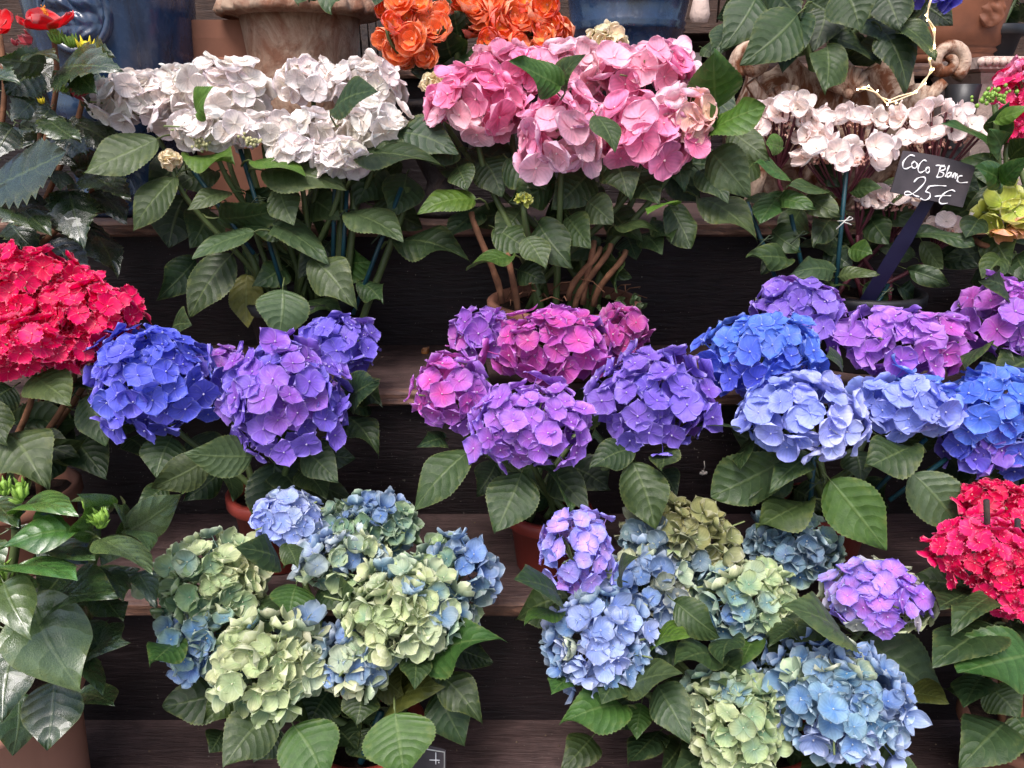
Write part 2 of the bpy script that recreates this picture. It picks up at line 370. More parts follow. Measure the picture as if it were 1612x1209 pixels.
def head(parent, px, py, rx, ry, Y, pal, fpx, kind, dens=1., cap=60, rim=None, cut=-.5, fert=None, tilt=(0, -.3, 1.), rzk=.95, jitn=None):
    fpx *= {'cup': .9, 'round': .84, 'point': .86, 'red': .88}.get(kind, 1.); jitn = jitn or {'cup': .4, 'red': .36}.get(kind, .3); c = at(px, py, Y); k = mpp(c); RX, RY = (rx-fpx*.2)*k, (ry-fpx*.2)*k; RZ = (RX+RY)/2*rzk; s0 = fpx*k
    area = 4*pi*((RX*RY)**1.6/3+(RX*RZ)**1.6/3+(RY*RZ)**1.6/3)**(1/1.6)
    N = int(max(18, area/(s0*s0*.40)*dens)); ax = Vector(tilt).normalized(); tc = (EYE-c).normalized()
    dirs = {p: Vector((hrng.gauss(0, 1), hrng.gauss(0, 1), hrng.gauss(0, 1))).normalized() for p in pal}
    if rim: dirs[rim] = -tc*2.6
    mass = MB(); vis = []; off = hrng.uniform(0, 6); lo1 = hrng.uniform(0, 6); lo2 = hrng.uniform(0, 6)
    def pick(p):
        sc_ = sorted(((pal[q]+.34*dirs[q].dot(p)+.42*hrng.random(), q) for q in pal), reverse=True); a, b = PAL[sc_[0][1]]
        if len(sc_) > 1:
            f = max(0, .5-(sc_[0][0]-sc_[1][0])*1.6)*(1. if kind in ('point', 'round') else .5); a2, b2 = PAL[sc_[1][1]]
            a = tuple(x*(1-f)+y*f for x, y in zip(a, a2)); b = tuple(x*(1-f)+y*f for x, y in zip(b, b2))
        return jit(a), jit(b)
    def frame(p, rad):
        pos = c+Vector((1, 0, 0))*p[0]*RX*rad+UP*p[1]*RY*rad-FWD*p[2]*RZ*rad
        n = (Vector((1, 0, 0))*p[0]/RX+UP*p[1]/RY-FWD*p[2]/RZ).normalized()
        n = (n+Vector((hrng.gauss(0, jitn), hrng.gauss(0, jitn), hrng.gauss(0, jitn)+.12))).normalized()
        q = n.to_track_quat('Z', 'Y').to_matrix() @ Matrix.Rotation(hrng.uniform(0, 6.28), 3, 'Z')
        s = s0*hrng.uniform(.82, 1.16); return pos, q, s, n
    fl = []
    for i in range(N):
        y = 1-2*(i+.5)/N; r = math.sqrt(1-y*y); a = i*2.39996+off
        p = Vector((r*cos(a), y, r*sin(a)))+Vector((hrng.gauss(0, .06), hrng.gauss(0, .06), hrng.gauss(0, .06))); p.normalize()
        pw = Vector((1, 0, 0))*p[0]+UP*p[1]-FWD*p[2]
        if pw.dot(ax) < cut: continue
        lob = 1+.07*sin(3*p[0]+lo1)*sin(2.6*p[1]+lo2)+.05*sin(5*p[0]-4*p[2]+lo2)
        pos, q, s, n = frame(p, hrng.uniform(.86, 1.1)*lob*(1.14 if hrng.random() < .07 else 1))
        c0, c1 = pick(pw)
        (vis if p[2] > -.12 else fl).append((pos, q, s, c0, c1, p[2]))
        if p[2] > -.2 and hrng.random() < .75:                                # a second layer deeper in the head
            p2 = (p+Vector((hrng.gauss(0, .12), hrng.gauss(0, .12), 0))).normalized()
            pos, q, s, n = frame(p2, .80); fl.append((pos, q, s, jit(c0), jit(c1), 0))
    vis.sort(key=lambda e: -e[5]); fl += vis[cap:]; vis = vis[:cap]
    for pos, q, s, c0, c1, _ in fl:
        g = FG[kind][hrng.randrange(NV)]; o = len(mass.v); m3 = q*s
        for i, v in enumerate(g.v):
            mass.v.append(tuple(m3 @ Vector(v)+pos))
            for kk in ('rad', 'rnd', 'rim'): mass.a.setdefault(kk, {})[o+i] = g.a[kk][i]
            mass.a.setdefault('pcol', {})[o+i] = c0; mass.a.setdefault('ptip', {})[o+i] = c1
        mass.f.extend(tuple(x+o for x in f) for f in g.f)
    st = c-ax*RY*.6
    for _ in range(14):                                                        # branching pedicels that carry the florets
        e = c+Vector((hrng.gauss(0, .45)*RX, hrng.gauss(0, .45)*RZ, hrng.uniform(0, .5)*RY))
        o = len(mass.v); mass.tube([st, st.lerp(e, .5)+ax*.01, e], .0013, 3, False, rad=.2, rnd=.3, rim=0., pcol=lin((150, 165, 110)), ptip=lin((150, 165, 110)))
    h = mass.obj('flower_head', 'petal_mass', parent)
    PINV[h.name] = parent_inv(parent)
    for pos, q, s, c0, c1, _ in vis:
        mw = Matrix.Translation(pos) @ (q*s).to_4x4()
        o = bpy.data.objects.new('floret', FM[kind][hrng.randrange(NV)]); C.objects.link(o); o.parent = h
        o.matrix_basis = mw                                                   # head mesh sits at its parent's inverse, so world = mw
        o.color = (*c0, 1); o['tip'] = c1
    if fert:
        for fx, fy, fr in fert:
            b = MB(); p = at(fx, fy, Y-RZ/1.0+.0)
            for _ in range(40):
                q = p+Vector((hrng.gauss(0, .4)*fr*k, hrng.gauss(0, .4)*fr*k, hrng.gauss(0, .3)*fr*k)); b.ball(q, .0022, 5, 3)
            o = b.obj('fertile_florets', 'fert', h); o.matrix_basis = Matrix()
    return c, st
def stems_to(parent, base, ends, r=.004, mat='stem', spread=.03, up=.45, name='stem', rg=random.Random(3)):
    out = []
    for e in ends:
        b = base+Vector((rg.uniform(-1, 1)*spread, rg.uniform(-1, 1)*spread*.6, 0)); h = e.z-b.z
        mid = b.lerp(e, .35); pts = bez(b, b+(mid-b)*.5+Vector((0, 0, h*up*.5)), Vector((e.x, e.y, e.z-h*.4)).lerp(e, .15), e, 10)
        MB().tube(pts, [r*1.15-.35*r*i/10 for i in range(11)], 7).obj(name, mat, parent); out.append(pts)
    return out
def pot(parent, c, r, h, mat, lip=.006, taper=.78):
    c = Vector(c)
    MB().lathe([(.001, 0), (r*taper, 0), (r*taper+.001, .002), (r*.96, h-.018), (r+lip*.6, h-.017), (r+lip, h-.014), (r+lip, h-.002), (r+lip*.5, h), (r-.003, h), (r-.005, h-.016), (r*.9, h-.03)], 40, c).obj('pot', mat, parent)
    b = MB(); rg = random.Random(int(c.x*1000)); rows = []
    for i in range(6):
        rows.append([b.vert(c+Vector((r*.93*i/5*cos(2*pi*j/18), r*.93*i/5*sin(2*pi*j/18), h-.016+rg.uniform(-.003, .003)))) for j in range(18)])
    b.grid(rows, True); b.obj('soil', 'soil', parent)
    return c+Vector((0, 0, h-.016))
def stake(parent, a, b, r=.003, mat='stake', tie=None, tmat='tie_dark'):
    o = MB().tube([a, a.lerp(b, .5), b], r, 7).obj('stake', mat, parent)
    if tie:
        p = a.lerp(b, tie); PINV[o.name] = parent_inv(parent)
        ring = [p+Vector((cos(t*.55)*.009+.004, sin(t*.55)*.009, .0008*t)) for t in range(13)]+[p+Vector((.004, -.012, .012)), p+Vector((-.012, -.014, -.004))]
        MB().tube(ring, .0009, 4).obj('tie', tmat, o).matrix_basis = Matrix()

# ---------------------------------------------------------------- setting
g = MB(); g.f.append(tuple(g.vert(p) for p in ((-200, -200, 0), (200, -200, 0), (200, 200, 0), (-200, 200, 0))))
g.obj('ground', 'pave')['kind'] = 'structure'

# stepped wooden stand
TR = [(1.53, 1.36, 1.90), (1.30, 1.151, 1.395), (1.10, .962, 1.178), (.90, .773, .989), (.70, .584, .80)]    # height, front, rear of each tread
stand = thing('display_stand', 'stepped dark weathered wooden stand carrying all the flower pots', 'display stand', (0, 1.2, 0))
wr = random.Random(2); XL = 1.75
for k, (z, yf, yr) in enumerate(TR):
    b = MB(); rows = []; th = .024; n = 230; ch = [0.]*(n+1)
    for i in range(n+1): ch[i] = .6*ch[i-1]+wr.uniform(-1, 1)*.0012 if i else 0
    for i in range(n+1):
        x = -XL+2*XL*i/n; c_ = ch[i]; e = wr.uniform(0, 1)
        chip = .004 if wr.random() < .05 else 0
        pr = [(yr, 0, 0), (yf+.05, 0, 0), (yf+.012, -.0003, 0), (yf+.003+c_+chip, -.0025-chip*.4, .6), (yf+c_*.8, -.006, 1), (yf+c_+.0012*e, -.012, .9), (yf-c_*.6+.001, -th+.004, 1), (yf+.005+c_, -th, .6), (yf+.05, -th, 0), (yr, -th, 0)]
        rows.append([b.vert((x, y, z+dz), rad=a) for y, dz, a in pr])
    b.grid(rows, True); b.f.append(tuple(rows[0])); b.f.append(tuple(rows[-1][::-1]))
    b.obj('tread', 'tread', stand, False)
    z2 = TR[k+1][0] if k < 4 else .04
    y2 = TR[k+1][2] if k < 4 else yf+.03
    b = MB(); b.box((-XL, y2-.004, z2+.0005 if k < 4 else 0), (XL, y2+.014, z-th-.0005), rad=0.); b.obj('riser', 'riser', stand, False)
for sx in (-1, 1):
    b = MB(); pts = [(1.9, 0), (1.9, 1.505), (1.405, 1.505), (1.405, 1.275), (1.19, 1.275), (1.19, 1.075), (1.0, 1.075), (1.0, .875), (.81, .875), (.81, .675), (.63, .675), (.63, 0)]
    A = [b.vert((sx*XL+sx*.003, y, z), rad=0.) for y, z in pts]; B_ = [b.vert((sx*XL+sx*.025, y, z), rad=0.) for y, z in pts]
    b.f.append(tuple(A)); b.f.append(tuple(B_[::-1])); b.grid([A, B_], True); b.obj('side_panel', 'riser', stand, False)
for (px, py, t) in ((663, 556, 2),):
    p = at(px, py, 1.13); p.z = TR[t][0]+.004
    b = MB(); petal(b, .4, .014, .008, prof_point, .3, .2, random.Random(3), .4)
    b.v = [tuple(Vector(v)+p) for v in b.v]; o = b.obj('fallen_petal', 'petal'); o.color = (.6, .25, .06, 1); o['tip'] = (.5, .2, .05)
    tag(o, 'small dry orange petal fallen on the bare wooden step', 'petal')
b = MB()
for _ in range(420):
    z, yf, yr = TR[wr.choice((1, 2, 3, 4, 4))]; q = wr.random()**.5
    b.ball((wr.uniform(-.9, .9), yf+.012+(yr-yf-.03)*q, z+.0005), wr.uniform(.0006, .0019), 4, 3, (1, 1, .7))
o = b.obj('soil_crumbs', 'crumb', None, False); tag(o, 'loose soil crumbs scattered on the wooden steps', 'soil'); o['kind'] = 'stuff'
b = MB(); p = at(1107, 742, .978)
b.tube([p+Vector((0, 0, .016)), p+Vector((.001, -.002, .008)), p], .0007, 4)
for _ in range(7): b.ball(p+Vector((wr.uniform(-.005, .005), wr.uniform(-.003, .0), wr.uniform(-.003, .002))), .0024, 5, 3)
tag(b.obj('dried_blossom', 'fluff'), 'tiny dry white blossom caught on the dark riser board', 'blossom')

# panelled back wall behind the top step
wall = thing('shop_wall', 'dark brown panelled wall behind the urns on the top step', 'wall', (0, 2.45, 0))
for i in range(26):
    x = -2.6+i*.2; b = MB(); b.box((x+.003, 2.45+.004*(i % 2), 0), (x+.197, 2.48, 3.1), rad=0.); b.obj('plank', 'wall', wall, False)
b = MB(); b.box((-2.6, 2.475, 0), (2.6, 2.53, 3.1)); b.obj('backing', 'riser', wall, False)
shelf = thing('wall_shelf', 'brown wooden wall shelf between the round blue pot and the large green leaves', 'shelf', at(1100, 60, 2.3))
p = at(1100, 42, 2.3)
b = MB(); b.box((p.x-.28, 2.2, p.z-.025), (p.x+.22, 2.445, p.z), rad=.4); b.obj('board', 'wall', shelf, False)
b = MB(); b.box((p.x-.28, 2.2, p.z-.2), (p.x+.22, 2.44, p.z-.175), rad=.4); b.obj('board', 'wall', shelf, False)
for i in range(7):
    b = MB(); x = p.x-.24+i*.065; b.box((x, 2.26, p.z-.175), (x+.05, 2.34, p.z-.175+.07+.05*wr.random()), rad=0.)
    o = b.obj('carton', ['wall', 'pot_terra', 'darkiron', 'cream'][i % 4], None, False); tag(o, 'small carton standing in the row on the dim wall shelf', 'carton', 'cartons on the wall shelf')
for i in range(3):
    b = MB(); x = p.x-.1+i*.1; b.lathe([(.001, 0), (.02, 0), (.028, .03), (.02, .07), (.012, .09), (.014, .1)], 16, (x, 2.3, p.z)); tag(b.obj('bottle', 'cream'), 'pale bottle on the upper board of the wall shelf', 'bottle', 'bottles on the wall shelf')

# ---------------------------------------------------------------- urns and planters on the top steps
def urn(name, label, px, Y, z, prof, mat, n=48, cat='pot'):
    p = at(px, 200, Y); t = thing(name, label, cat, (p.x, Y, z))
    k = len(prof); MB().lathe(prof, n, (p.x, Y, z)).obj('body', mat, t); return t, p.x
def relief(cx_, cy_, rp, cz_, Rd, seed, n=22, amp=.006):
    b = MB(); rg = random.Random(seed); ph = [(rg.uniform(60, 190), rg.uniform(60, 190), rg.uniform(0, 6)) for _ in range(7)]; rows = []
    for i in range(n+1):
        r0 = Rd*i/n; row = []
        for j in range(40):
            a = 2*pi*j/40; dx = r0*cos(a); dz = r0*sin(a)*1.1
            hgt = sum(abs(sin(fx*dx+p+2*sin(fz*.6*dz)))*abs(cos(fz*dz+p)) for fx, fz, p in ph)/7*2-.3
            rr = rp+.002+amp*hgt*(1 if i < n else -.6); row.append(b.vert((cx_+dx, cy_-math.sqrt(max(rr*rr-dx*dx, 1e-6)), cz_+dz)))
        rows.append(row)
    b.grid(rows, True); return b
# tall blue glazed pot with medallion
t, x = urn('glazed_pot', 'large dark blue glazed pot with a round relief medallion behind red hibiscus', 205, 1.275, 1.30,
    [(.001, 0), (.088, 0), (.094, .006), (.094, .014), (.089, .02), (.092, .03), (.092, .036), (.088, .042), (.095, .09), (.101, .14), (.104, .15), (.107, .158), (.104, .166), (.112, .22), (.119, .30), (.123, .38), (.128, .40), (.128, .42), (.118, .43), (.11, .42), (.10, .36)], 'glaze', 56)
b = MB(); cz = at(203, 18, 1.16).z; rg = random.Random(4)
def onpot(x, dx, dz, prj=.0):
    rr = .117+prj; yy = 1.275-math.sqrt(max(rr*rr-dx*dx, 1e-6)); return Vector((x+dx, yy, cz+dz))
ring = [[b.vert(onpot(x, (R0*cos(a)), R0*sin(a)*1.1, pj)) for a in [2*pi*j/36 for j in range(36)]] for R0, pj in ((.052, -.002), (.05, .005), (.046, .006), (.042, .003))]
b.grid(ring, True)
b.obj('medallion', 'glaze', t); relief(x, 1.275, .116, cz, .043, 4).obj('medallion_relief', 'glaze', t)
b = MB()
for sgn in (-1, 1):
    b.tube([onpot(x, sgn*(.04+.03*sin(i*.5)), .08-.012*i, .002) for i in range(6)], .005, 6)
b.obj('garland', 'glaze', t)
# round blue pot on the upper step
t, x = urn('round_glazed_pot', 'round blue glazed pot with a mask relief, behind the pink hydrangea', 980, 1.50, 1.532,
    [(.001, 0), (.088, 0), (.094, .006), (.097, .03), (.100, .055), (.1035, .058), (.1005, .062), (.104, .068), (.101, .072), (.106, .10), (.112, .16), (.114, .22), (.122, .235), (.122, .25), (.11, .25), (.1, .2)], 'glaze', 56)
b = relief(x, 1.5, .106, 1.532+.135, .036, 9)
b.obj('mask_relief', 'glaze', t)
# rusty iron urn with scalloped rim
t, x = urn('iron_urn', 'rusty brown cast iron urn with a wide scalloped rim behind the white hydrangea', 487, 1.29, 1.301,
    [(.001, 0), (.07, 0), (.072, .012), (.05, .03), (.045, .05), (.06, .07), (.074, .12), (.079, .18), (.084, .24), (.090, .288), (.08, .288), (.06, .24)], 'iron2')
b = MB(); rows = []
for r0, z0, am in ((.088, .286, 0), (.112, .292, .002), (.119, .288, .003), (.122, .294, .004), (.116, .308, .003), (.10, .322, .001), (.088, .336, 0), (.08, .32, 0)):
    rows.append([b.vert((x+(r0+am*cos(24*a))*cos(a), 1.29+(r0+am*cos(24*a))*sin(a), 1.301+z0+am*.3*cos(24*a))) for a in [2*pi*j/144 for j in range(144)]])
b.grid(rows, True); b.obj('rim', 'iron2', t)
# terracotta trough between the blue pot and the urn
p0 = at(318, 38, 1.36); p1 = at(418, 38, 1.36)
t = thing('terracotta_planter', 'square terracotta planter between the dark blue pot and the rusty urn', 'planter', ((p0.x+p1.x)/2, 1.37, 1.30))
b = MB(); cx = (p0.x+p1.x)/2
def trough(b, cx, cy, prof, ax, ay, **k):
    rows = []
    for d, z in prof: rows.append([b.vert((cx+sx*(ax+d), cy+sy*(ay+d), z), **k) for sx, sy in ((-1, -1), (1, -1), (1, 1), (-1, 1))])
    b.grid(rows, True); b.f.append(tuple(rows[0][::-1])); b.f.append(tuple(rows[-1]))
trough(b, cx, 1.315, [(-.01, 1.301), (-.004, 1.40), (.0, 1.52), (.004, 1.521), (.006, 1.524), (.006, 1.53), (.001, 1.533), (.004, 1.56), (.004, 1.585), (-.004, 1.586), (-.008, 1.54)], .062, .034)
b.obj('body', 'pot_terra', t, False)
fence = thing('slat_screen', 'dark screen of upright slats behind the urn and orange begonia', 'screen', at(574, 60, 1.6))
for i in range(5):
    x = at(548+i*13, 60, 1.6).x; b = MB(); b.box((x-.006, 1.6, 1.535), (x+.006, 1.615, 1.86)); b.obj('slat', 'darkiron', fence, False)

b = MB(); xa, xb = at(543, 60, 1.6).x, at(606, 60, 1.6).x; b.box((xa, 1.616, 1.80), (xb, 1.628, 1.825)); b.box((xa, 1.616, 1.56), (xb, 1.628, 1.585)); b.obj('rail', 'darkiron', fence, False)
# ornate cast iron jardiniere
JY = 1.285; a0 = at(1165, 150, JY-.07); a1 = at(1492, 150, JY-.07); cx = (a0.x+a1.x)/2; hw = (a1.x-a0.x)/2
t = thing('iron_jardiniere', 'ornate cream jardiniere flaking with rust, scroll corners and shell relief', 'planter', (cx, JY, 1.30))
b = MB(); rows = []; zt = at(1330, 112, JY-.07).z
def jprof(tq):   # offset outwards against height 0..1
    return -.03+.03*tq+.028*sin(tq*pi)*.5-.014*cos(tq*pi*2.0)
nx = 120
for i in range(41):
    tq = i/40; off = jprof(tq); z = 1.301+(zt-1.301)*tq; row = []
    for j in range(nx+1):
        s_ = -1+2*j/nx; crest = .022*(.5+.5*cos(s_*pi*3)) if tq > .92 else 0
        rib = .004*cos(s_*40)*math.exp(-((abs(s_)-.55)/.16)**2)*sin(pi*tq)
        swirl = (.005*sin(s_*9+6*tq)+.004*sin(s_*23-9*tq)*cos(s_*11+13*tq)+.003*sin(s_*41+17*tq))*sin(pi*tq)
        row.append(b.vert((cx+s_*(hw-.03+off*.8), JY-.055-off+rib+swirl, z+crest)))
    for y_ in (JY-.02, JY+.03): row.append(b.vert((cx+hw-.03+off*.8, y_, z)))
    for j in range(12): row.append(b.vert((cx+(hw-.03+off*.8)*(1-2*j/11), JY+.07+off, z)))
    for y_ in (JY+.03, JY-.02): row.append(b.vert((cx-hw+.03-off*.8, y_, z)))
    rows.append(row)
rows.append([b.vert(Vector(b.v[i])*1+Vector((-.01 if b.v[i][0] > cx else .01, .012 if b.v[i][1] < JY else -.012, -.004))) for i in rows[-1]])
rows.append([b.vert(Vector(b.v[i])+Vector((0, 0, -.05))) for i in rows[-1]])
b.grid(rows, True); b.f.append(tuple(rows[-1])); b.obj('body', 'iron', t)
for sx in (-1, 1):
    b = MB(); c_ = Vector((cx+sx*(hw-.012), JY-.075, zt+.012)); pts = []
    for i in range(30):
        a = i*.32; r0 = .027*(1-i/34); pts.append(c_+Vector((sx*r0*cos(a-.9), 0, r0*sin(a-.9))))
    b.tube(pts, [.0105-.004*i/30 for i in range(30)], 8)
    b.tube([c_+Vector((sx*.0, .0, -.027)), c_+Vector((-sx*.02, .002, -.05)), c_+Vector((-sx*.018, -.004, -.10)), c_+Vector((-sx*.03, .0, -.16)), c_+Vector((-sx*.01, -.004, -.225))], [.009, .011, .012, .010, .013], 8)
    b.obj('scroll', 'iron', t)
for fx, fy, sc_ in ((1235, 150, 1.), (1335, 118, .9), (1440, 150, 1.)):
    b = MB(); P0 = at(fx, fy+30, JY-.079)
    for i in range(7):
        a = R(20+i*23.3); e = P0+Vector((cos(a)*.034, -.002, sin(a)*.042))*sc_
        b.tube([P0+Vector((0, .006, 0)), P0.lerp(e, .5)+Vector((0, .004, 0)), e+Vector((0, .009, 0))], [.003, .006, .007], 6)
    b.ball(P0, .008, 8, 5); b.obj('shell_ornament', 'iron', t)
for sx in (-1, 1):
    b = MB(); P0 = at(1335+sx*95, 205, JY-.085)
    pts = [P0+Vector((sx*.0+cos(i*.45)*.022*(1-i/20), -.002, sin(i*.45)*.022*(1-i/20))) for i in range(16)]; b.tube(pts, .004, 6); b.obj('relief_scroll', 'iron', t)
# cream planter at the end of the row
JX = at(1585, 130, 1.28).x
t = thing('cream_planter', 'cream painted planter with a beaded rim beside the rusty jardiniere', 'planter', (JX, 1.3, 1.30))
b = MB(); zt2 = at(1560, 96, 1.21).z
trough(b, JX+.03, 1.30, [(-.02, 1.301), (-.012, 1.36), (-.004, zt2-.03), (.002, zt2-.02), (.004, zt2-.015)], .10, .07); b.obj('body', 'cream', t, False)
b = MB(); trough(b, JX+.03, 1.30, [(.004, zt2-.014), (.014, zt2-.010), (.014, zt2+.006), (-.004, zt2+.008), (-.012, zt2-.03)], .10, .07); b.obj('rim', 'cream', t, False)
b = MB()
for i in range(22): b.ball((JX+.03-.114+i*.0108, 1.30-.086, zt2-.001), .0065, 6, 4)
b.obj('beading', 'cream', t)
t, x = urn('copper_pot', 'brown carved wooden pot behind the large leaves and the string of lights', 1455, 1.46, 1.532, [(.001, 0), (.085, 0), (.09, .01), (.086, .015), (.092, .02), (.088, .025), (.095, .03), (.093, .05), (.1, .1), (.105, .15), (.1, .15), (.09, .1)], 'pot_brown')
b = relief(x+.03, 1.46, .093, 1.532+.075, .022, 6)
b.obj('rosette', 'pot_brown', t)
t, x = urn('black_sleeve_pot', 'crumpled black plastic pot between the jardiniere and the cream planter', 1505, 1.20, 1.301, [(.001, 0), (.014, 0), (.018, .05), (.013, .10), (.021, .15), (.024, .19), (.022, .19), (.015, .1)], 'pot_black', 9)

# ---------------------------------------------------------------- plants
def hydrangea(label, potpx, potY, tread, pr, ph, potmat, heads, lf, leafY, nfill=14, fsize=.075, stemr=.004, stemmat='stem', lkind='hyd', group='potted hydrangeas on the stand', seed=1, pot_on=True, code='mmd', spread=.03):
    z = TR[tread][0]+.001; x = at(potpx, 700, potY).x*1.0
    d = FWD + Vector((1, 0, 0))*((potpx-806)/FPX); zc = potY*cos(PITCH)+(CAMZ-z)*sin(PITCH); x = (potpx-806)/FPX*zc
    t = thing('hydrangea', label, 'hydrangea', (x, potY, z), group)
    base = pot(t, (x, potY, z), pr, ph, potmat)
    ends = []
    for h in heads:
        c, st = head(t, *h[:8], cap=296//len(heads), **(h[8] if len(h) > 8 else {})); ends.append(st)
    sts = stems_to(t, base, ends, stemr, stemmat, spread, rg=random.Random(seed))
    leaves(t, leafY, lf, lkind)
    if nfill: filler(t, sts, nfill, fsize, lkind, seed, code=code)
    return t, base, sts
W1 = {'white': 1.}
t, base, sts = hydrangea('tall white hydrangea with flat flower clusters tied to teal stakes', 480, 1.09, 2, .075, .10, 'pot_black', [
    (236, 168, 84, 54, 1.10, W1, 50, 'round', {'rzk': .9}), (338, 154, 92, 58, 1.12, W1, 50, 'round'), (335, 210, 66, 34, 1.04, W1, 48, 'round', {'fert': [(318, 226, 16), (395, 222, 13)]}),
    (412, 212, 54, 34, 1.06, W1, 48, 'round'), (490, 133, 52, 43, 1.12, W1, 48, 'round'), (580, 138, 56, 46, 1.12, W1, 48, 'round'), (500, 205, 50, 30, 1.05, W1, 50, 'round'), (590, 200, 58, 42, 1.06, W1, 58, 'round'),
    (470, 240, 44, 24, 1.03, W1, 50, 'round', {'dens': .7}), (535, 252, 42, 28, 1.02, W1, 62, 'round', {'dens': .7}), (268, 252, 14, 12, 1.02, {'cream': 1.}, 30, 'round', {'dens': .5})],
    [(249, 218, 130, 272, 62, 'l', -.05), (278, 277, 209, 363, 38, 'm', -.06), (285, 245, 232, 305, 50, 'd'), (290, 310, 265, 390, 78, 'd', .02), (365, 303, 295, 330, 22, 'l', -.06),
     (400, 365, 302, 406, 25, 'l', -.07), (365, 400, 298, 500, 64, 'm', -.06), (308, 408, 248, 470, 52, 'd', .01), (389, 432, 390, 516, 50, 'y', -.02), (445, 455, 438, 536, 76, 'l', -.08),
     (430, 355, 517, 412, 46, 'l', -.05), (495, 410, 558, 484, 66, 'l', -.07), (570, 445, 602, 477, 38, 'm', -.04), (528, 422, 584, 412, 42, 'g', .01), (476, 476, 541, 505, 30, 'm', -.03),
     (545, 335, 635, 378, 30, 'l', -.05), (625, 382, 740, 412, 46, 'd', -.03), (440, 296, 462, 355, 52, 'l', -.04), (415, 268, 545, 300, 66, 'l', -.05), (398, 254, 482, 278, 27, 'b', -.06),
     (560, 246, 700, 262, 46, 'd', -.05), (625, 208, 722, 242, 55, 'd', -.03), (600, 265, 560, 325, 60, 'm', .02), (640, 275, 615, 342, 62, 'm', .01), (310, 178, 335, 137, 34, 'b', -.13),
     (525, 172, 592, 142, 26, 'm', -.10), (300, 250, 368, 258, 24, 'b', -.05), (330, 330, 300, 390, 60, 'm', .0), (480, 310, 535, 345, 60, 'm', .0), (340, 270, 270, 300, 40, 'm', 0), (450, 420, 400, 450, 44, 'm', -.02), (520, 380, 470, 440, 50, 'd', .0), (640, 200, 590, 235, 40, 'm', -.02)], 1.08, 22, .085, seed=2)
for a, b_ in (((445, 452), (378, 235)), ((524, 424), (529, 196)), ((540, 405), (546, 300)), ((556, 495), (632, 295)), ((400, 400), (300, 262))):
    stake(t, at(*a, 1.03), at(*b_, 1.05), tie=.6); MB().tube(bez(at(a[0]+6, a[1]+40, 1.05), at(a[0]+10, a[1], 1.045), at(b_[0]+14, b_[1]+30, 1.06), at(b_[0]+10, b_[1], 1.07)), .005, 7).obj('stem', 'stem', t)

P1 = {'pink': 1., 'dpink': .85, 'ppink': .75}; P2 = {'pink': 1., 'ppink': .95}; P3 = {'peach': 1., 'ppink': 1.0}
t, base, sts = hydrangea('bushy pale pink hydrangea with large ruffled blooms in a wide low pot', 885, 1.07, 2, .104, .10, 'pot_terra', [
    (750, 170, 84, 64, 1.06, P1, 66, 'round'), (885, 218, 68, 80, 1.00, P2, 66, 'round'), (1015, 218, 84, 62, 1.02, P1, 70, 'round'), (1010, 122, 80, 54, 1.08, P1, 64, 'round'), (882, 120, 80, 46, 1.10, P2, 62, 'round'),
    (1078, 188, 44, 50, 1.01, P3, 46, 'shell'), (800, 110, 62, 40, 1.10, P1, 60, 'round'), (953, 66, 34, 24, 1.16, {'cream': 1.}, 28, 'shell'), (688, 134, 24, 17, 1.12, {'lime': .6, 'cream': 1.}, 26, 'shell'), (1060, 110, 30, 40, 1.10, P3, 40, 'shell'), (824, 314, 12, 9, .99, {'lime': 1.}, 16, 'cup', {'dens': .5})],
    [(882, 136, 804, 94, 48, 'g', -.16), (880, 138, 916, 86, 26, 'm', -.14), (938, 182, 968, 240, 38, 'm', -.12), (1128, 172, 1124, 82, 80, 'g', -.03), (1114, 211, 1206, 167, 24, 'b', -.06), (1120, 208, 1118, 163, 18, 'b', -.05),
     (1118, 238, 1182, 310, 66, 'l', -.05), (1148, 205, 1212, 252, 46, 'l', -.02), (1100, 268, 1146, 320, 44, 'm', -.04), (965, 250, 990, 312, 66, 'm', -.05), (995, 272, 1036, 322, 52, 'm', -.04), (1060, 240, 1076, 300, 42, 'm', -.02),
     (872, 285, 800, 318, 58, 'm', -.03), (828, 374, 858, 422, 44, 'l', -.08), (848, 352, 902, 422, 62, 'm', -.05), (893, 342, 930, 390, 52, 'm', -.05), (925, 316, 966, 352, 48, 'l', -.06), (970, 356, 1038, 366, 22, 'm', -.06),
     (1060, 322, 1020, 336, 20, 'b', -.06), (1053, 322, 1088, 392, 38, 'm', -.04), (1033, 348, 1056, 382, 32, 'm', -.03), (1010, 368, 1042, 400, 36, 'm', -.03), (985, 372, 1002, 408, 44, 'd', 0), (975, 402, 972, 462, 26, 'm', -.03),
     (1100, 312, 1192, 378, 52, 'l', -.03), (806, 404, 733, 426, 32, 'g', -.08), (748, 314, 658, 334, 34, 'b', -.05), (720, 262, 736, 298, 44, 'm', -.02), (722, 232, 660, 250, 40, 'd', .0), (760, 330, 700, 375, 44, 'd', .03), (815, 425, 860, 445, 40, 'd', -.02), (800, 250, 860, 300, 60, 'm', -.02), (930, 270, 870, 330, 62, 'm', -.02), (760, 250, 790, 310, 60, 'm', .0), (1030, 250, 1090, 270, 40, 'm', 0), (905, 300, 950, 345, 60, 'd', .02), (820, 330, 780, 380, 50, 'm', .0), (1110, 150, 1160, 190, 40, 'd', .04), (700, 210, 640, 200, 44, 'm', .02), (780, 360, 840, 400, 44, 'm', -.01), (960, 330, 1010, 380, 50, 'm', .0)], 1.07, 30, .08, .0045, 'stem', seed=4, spread=.06)
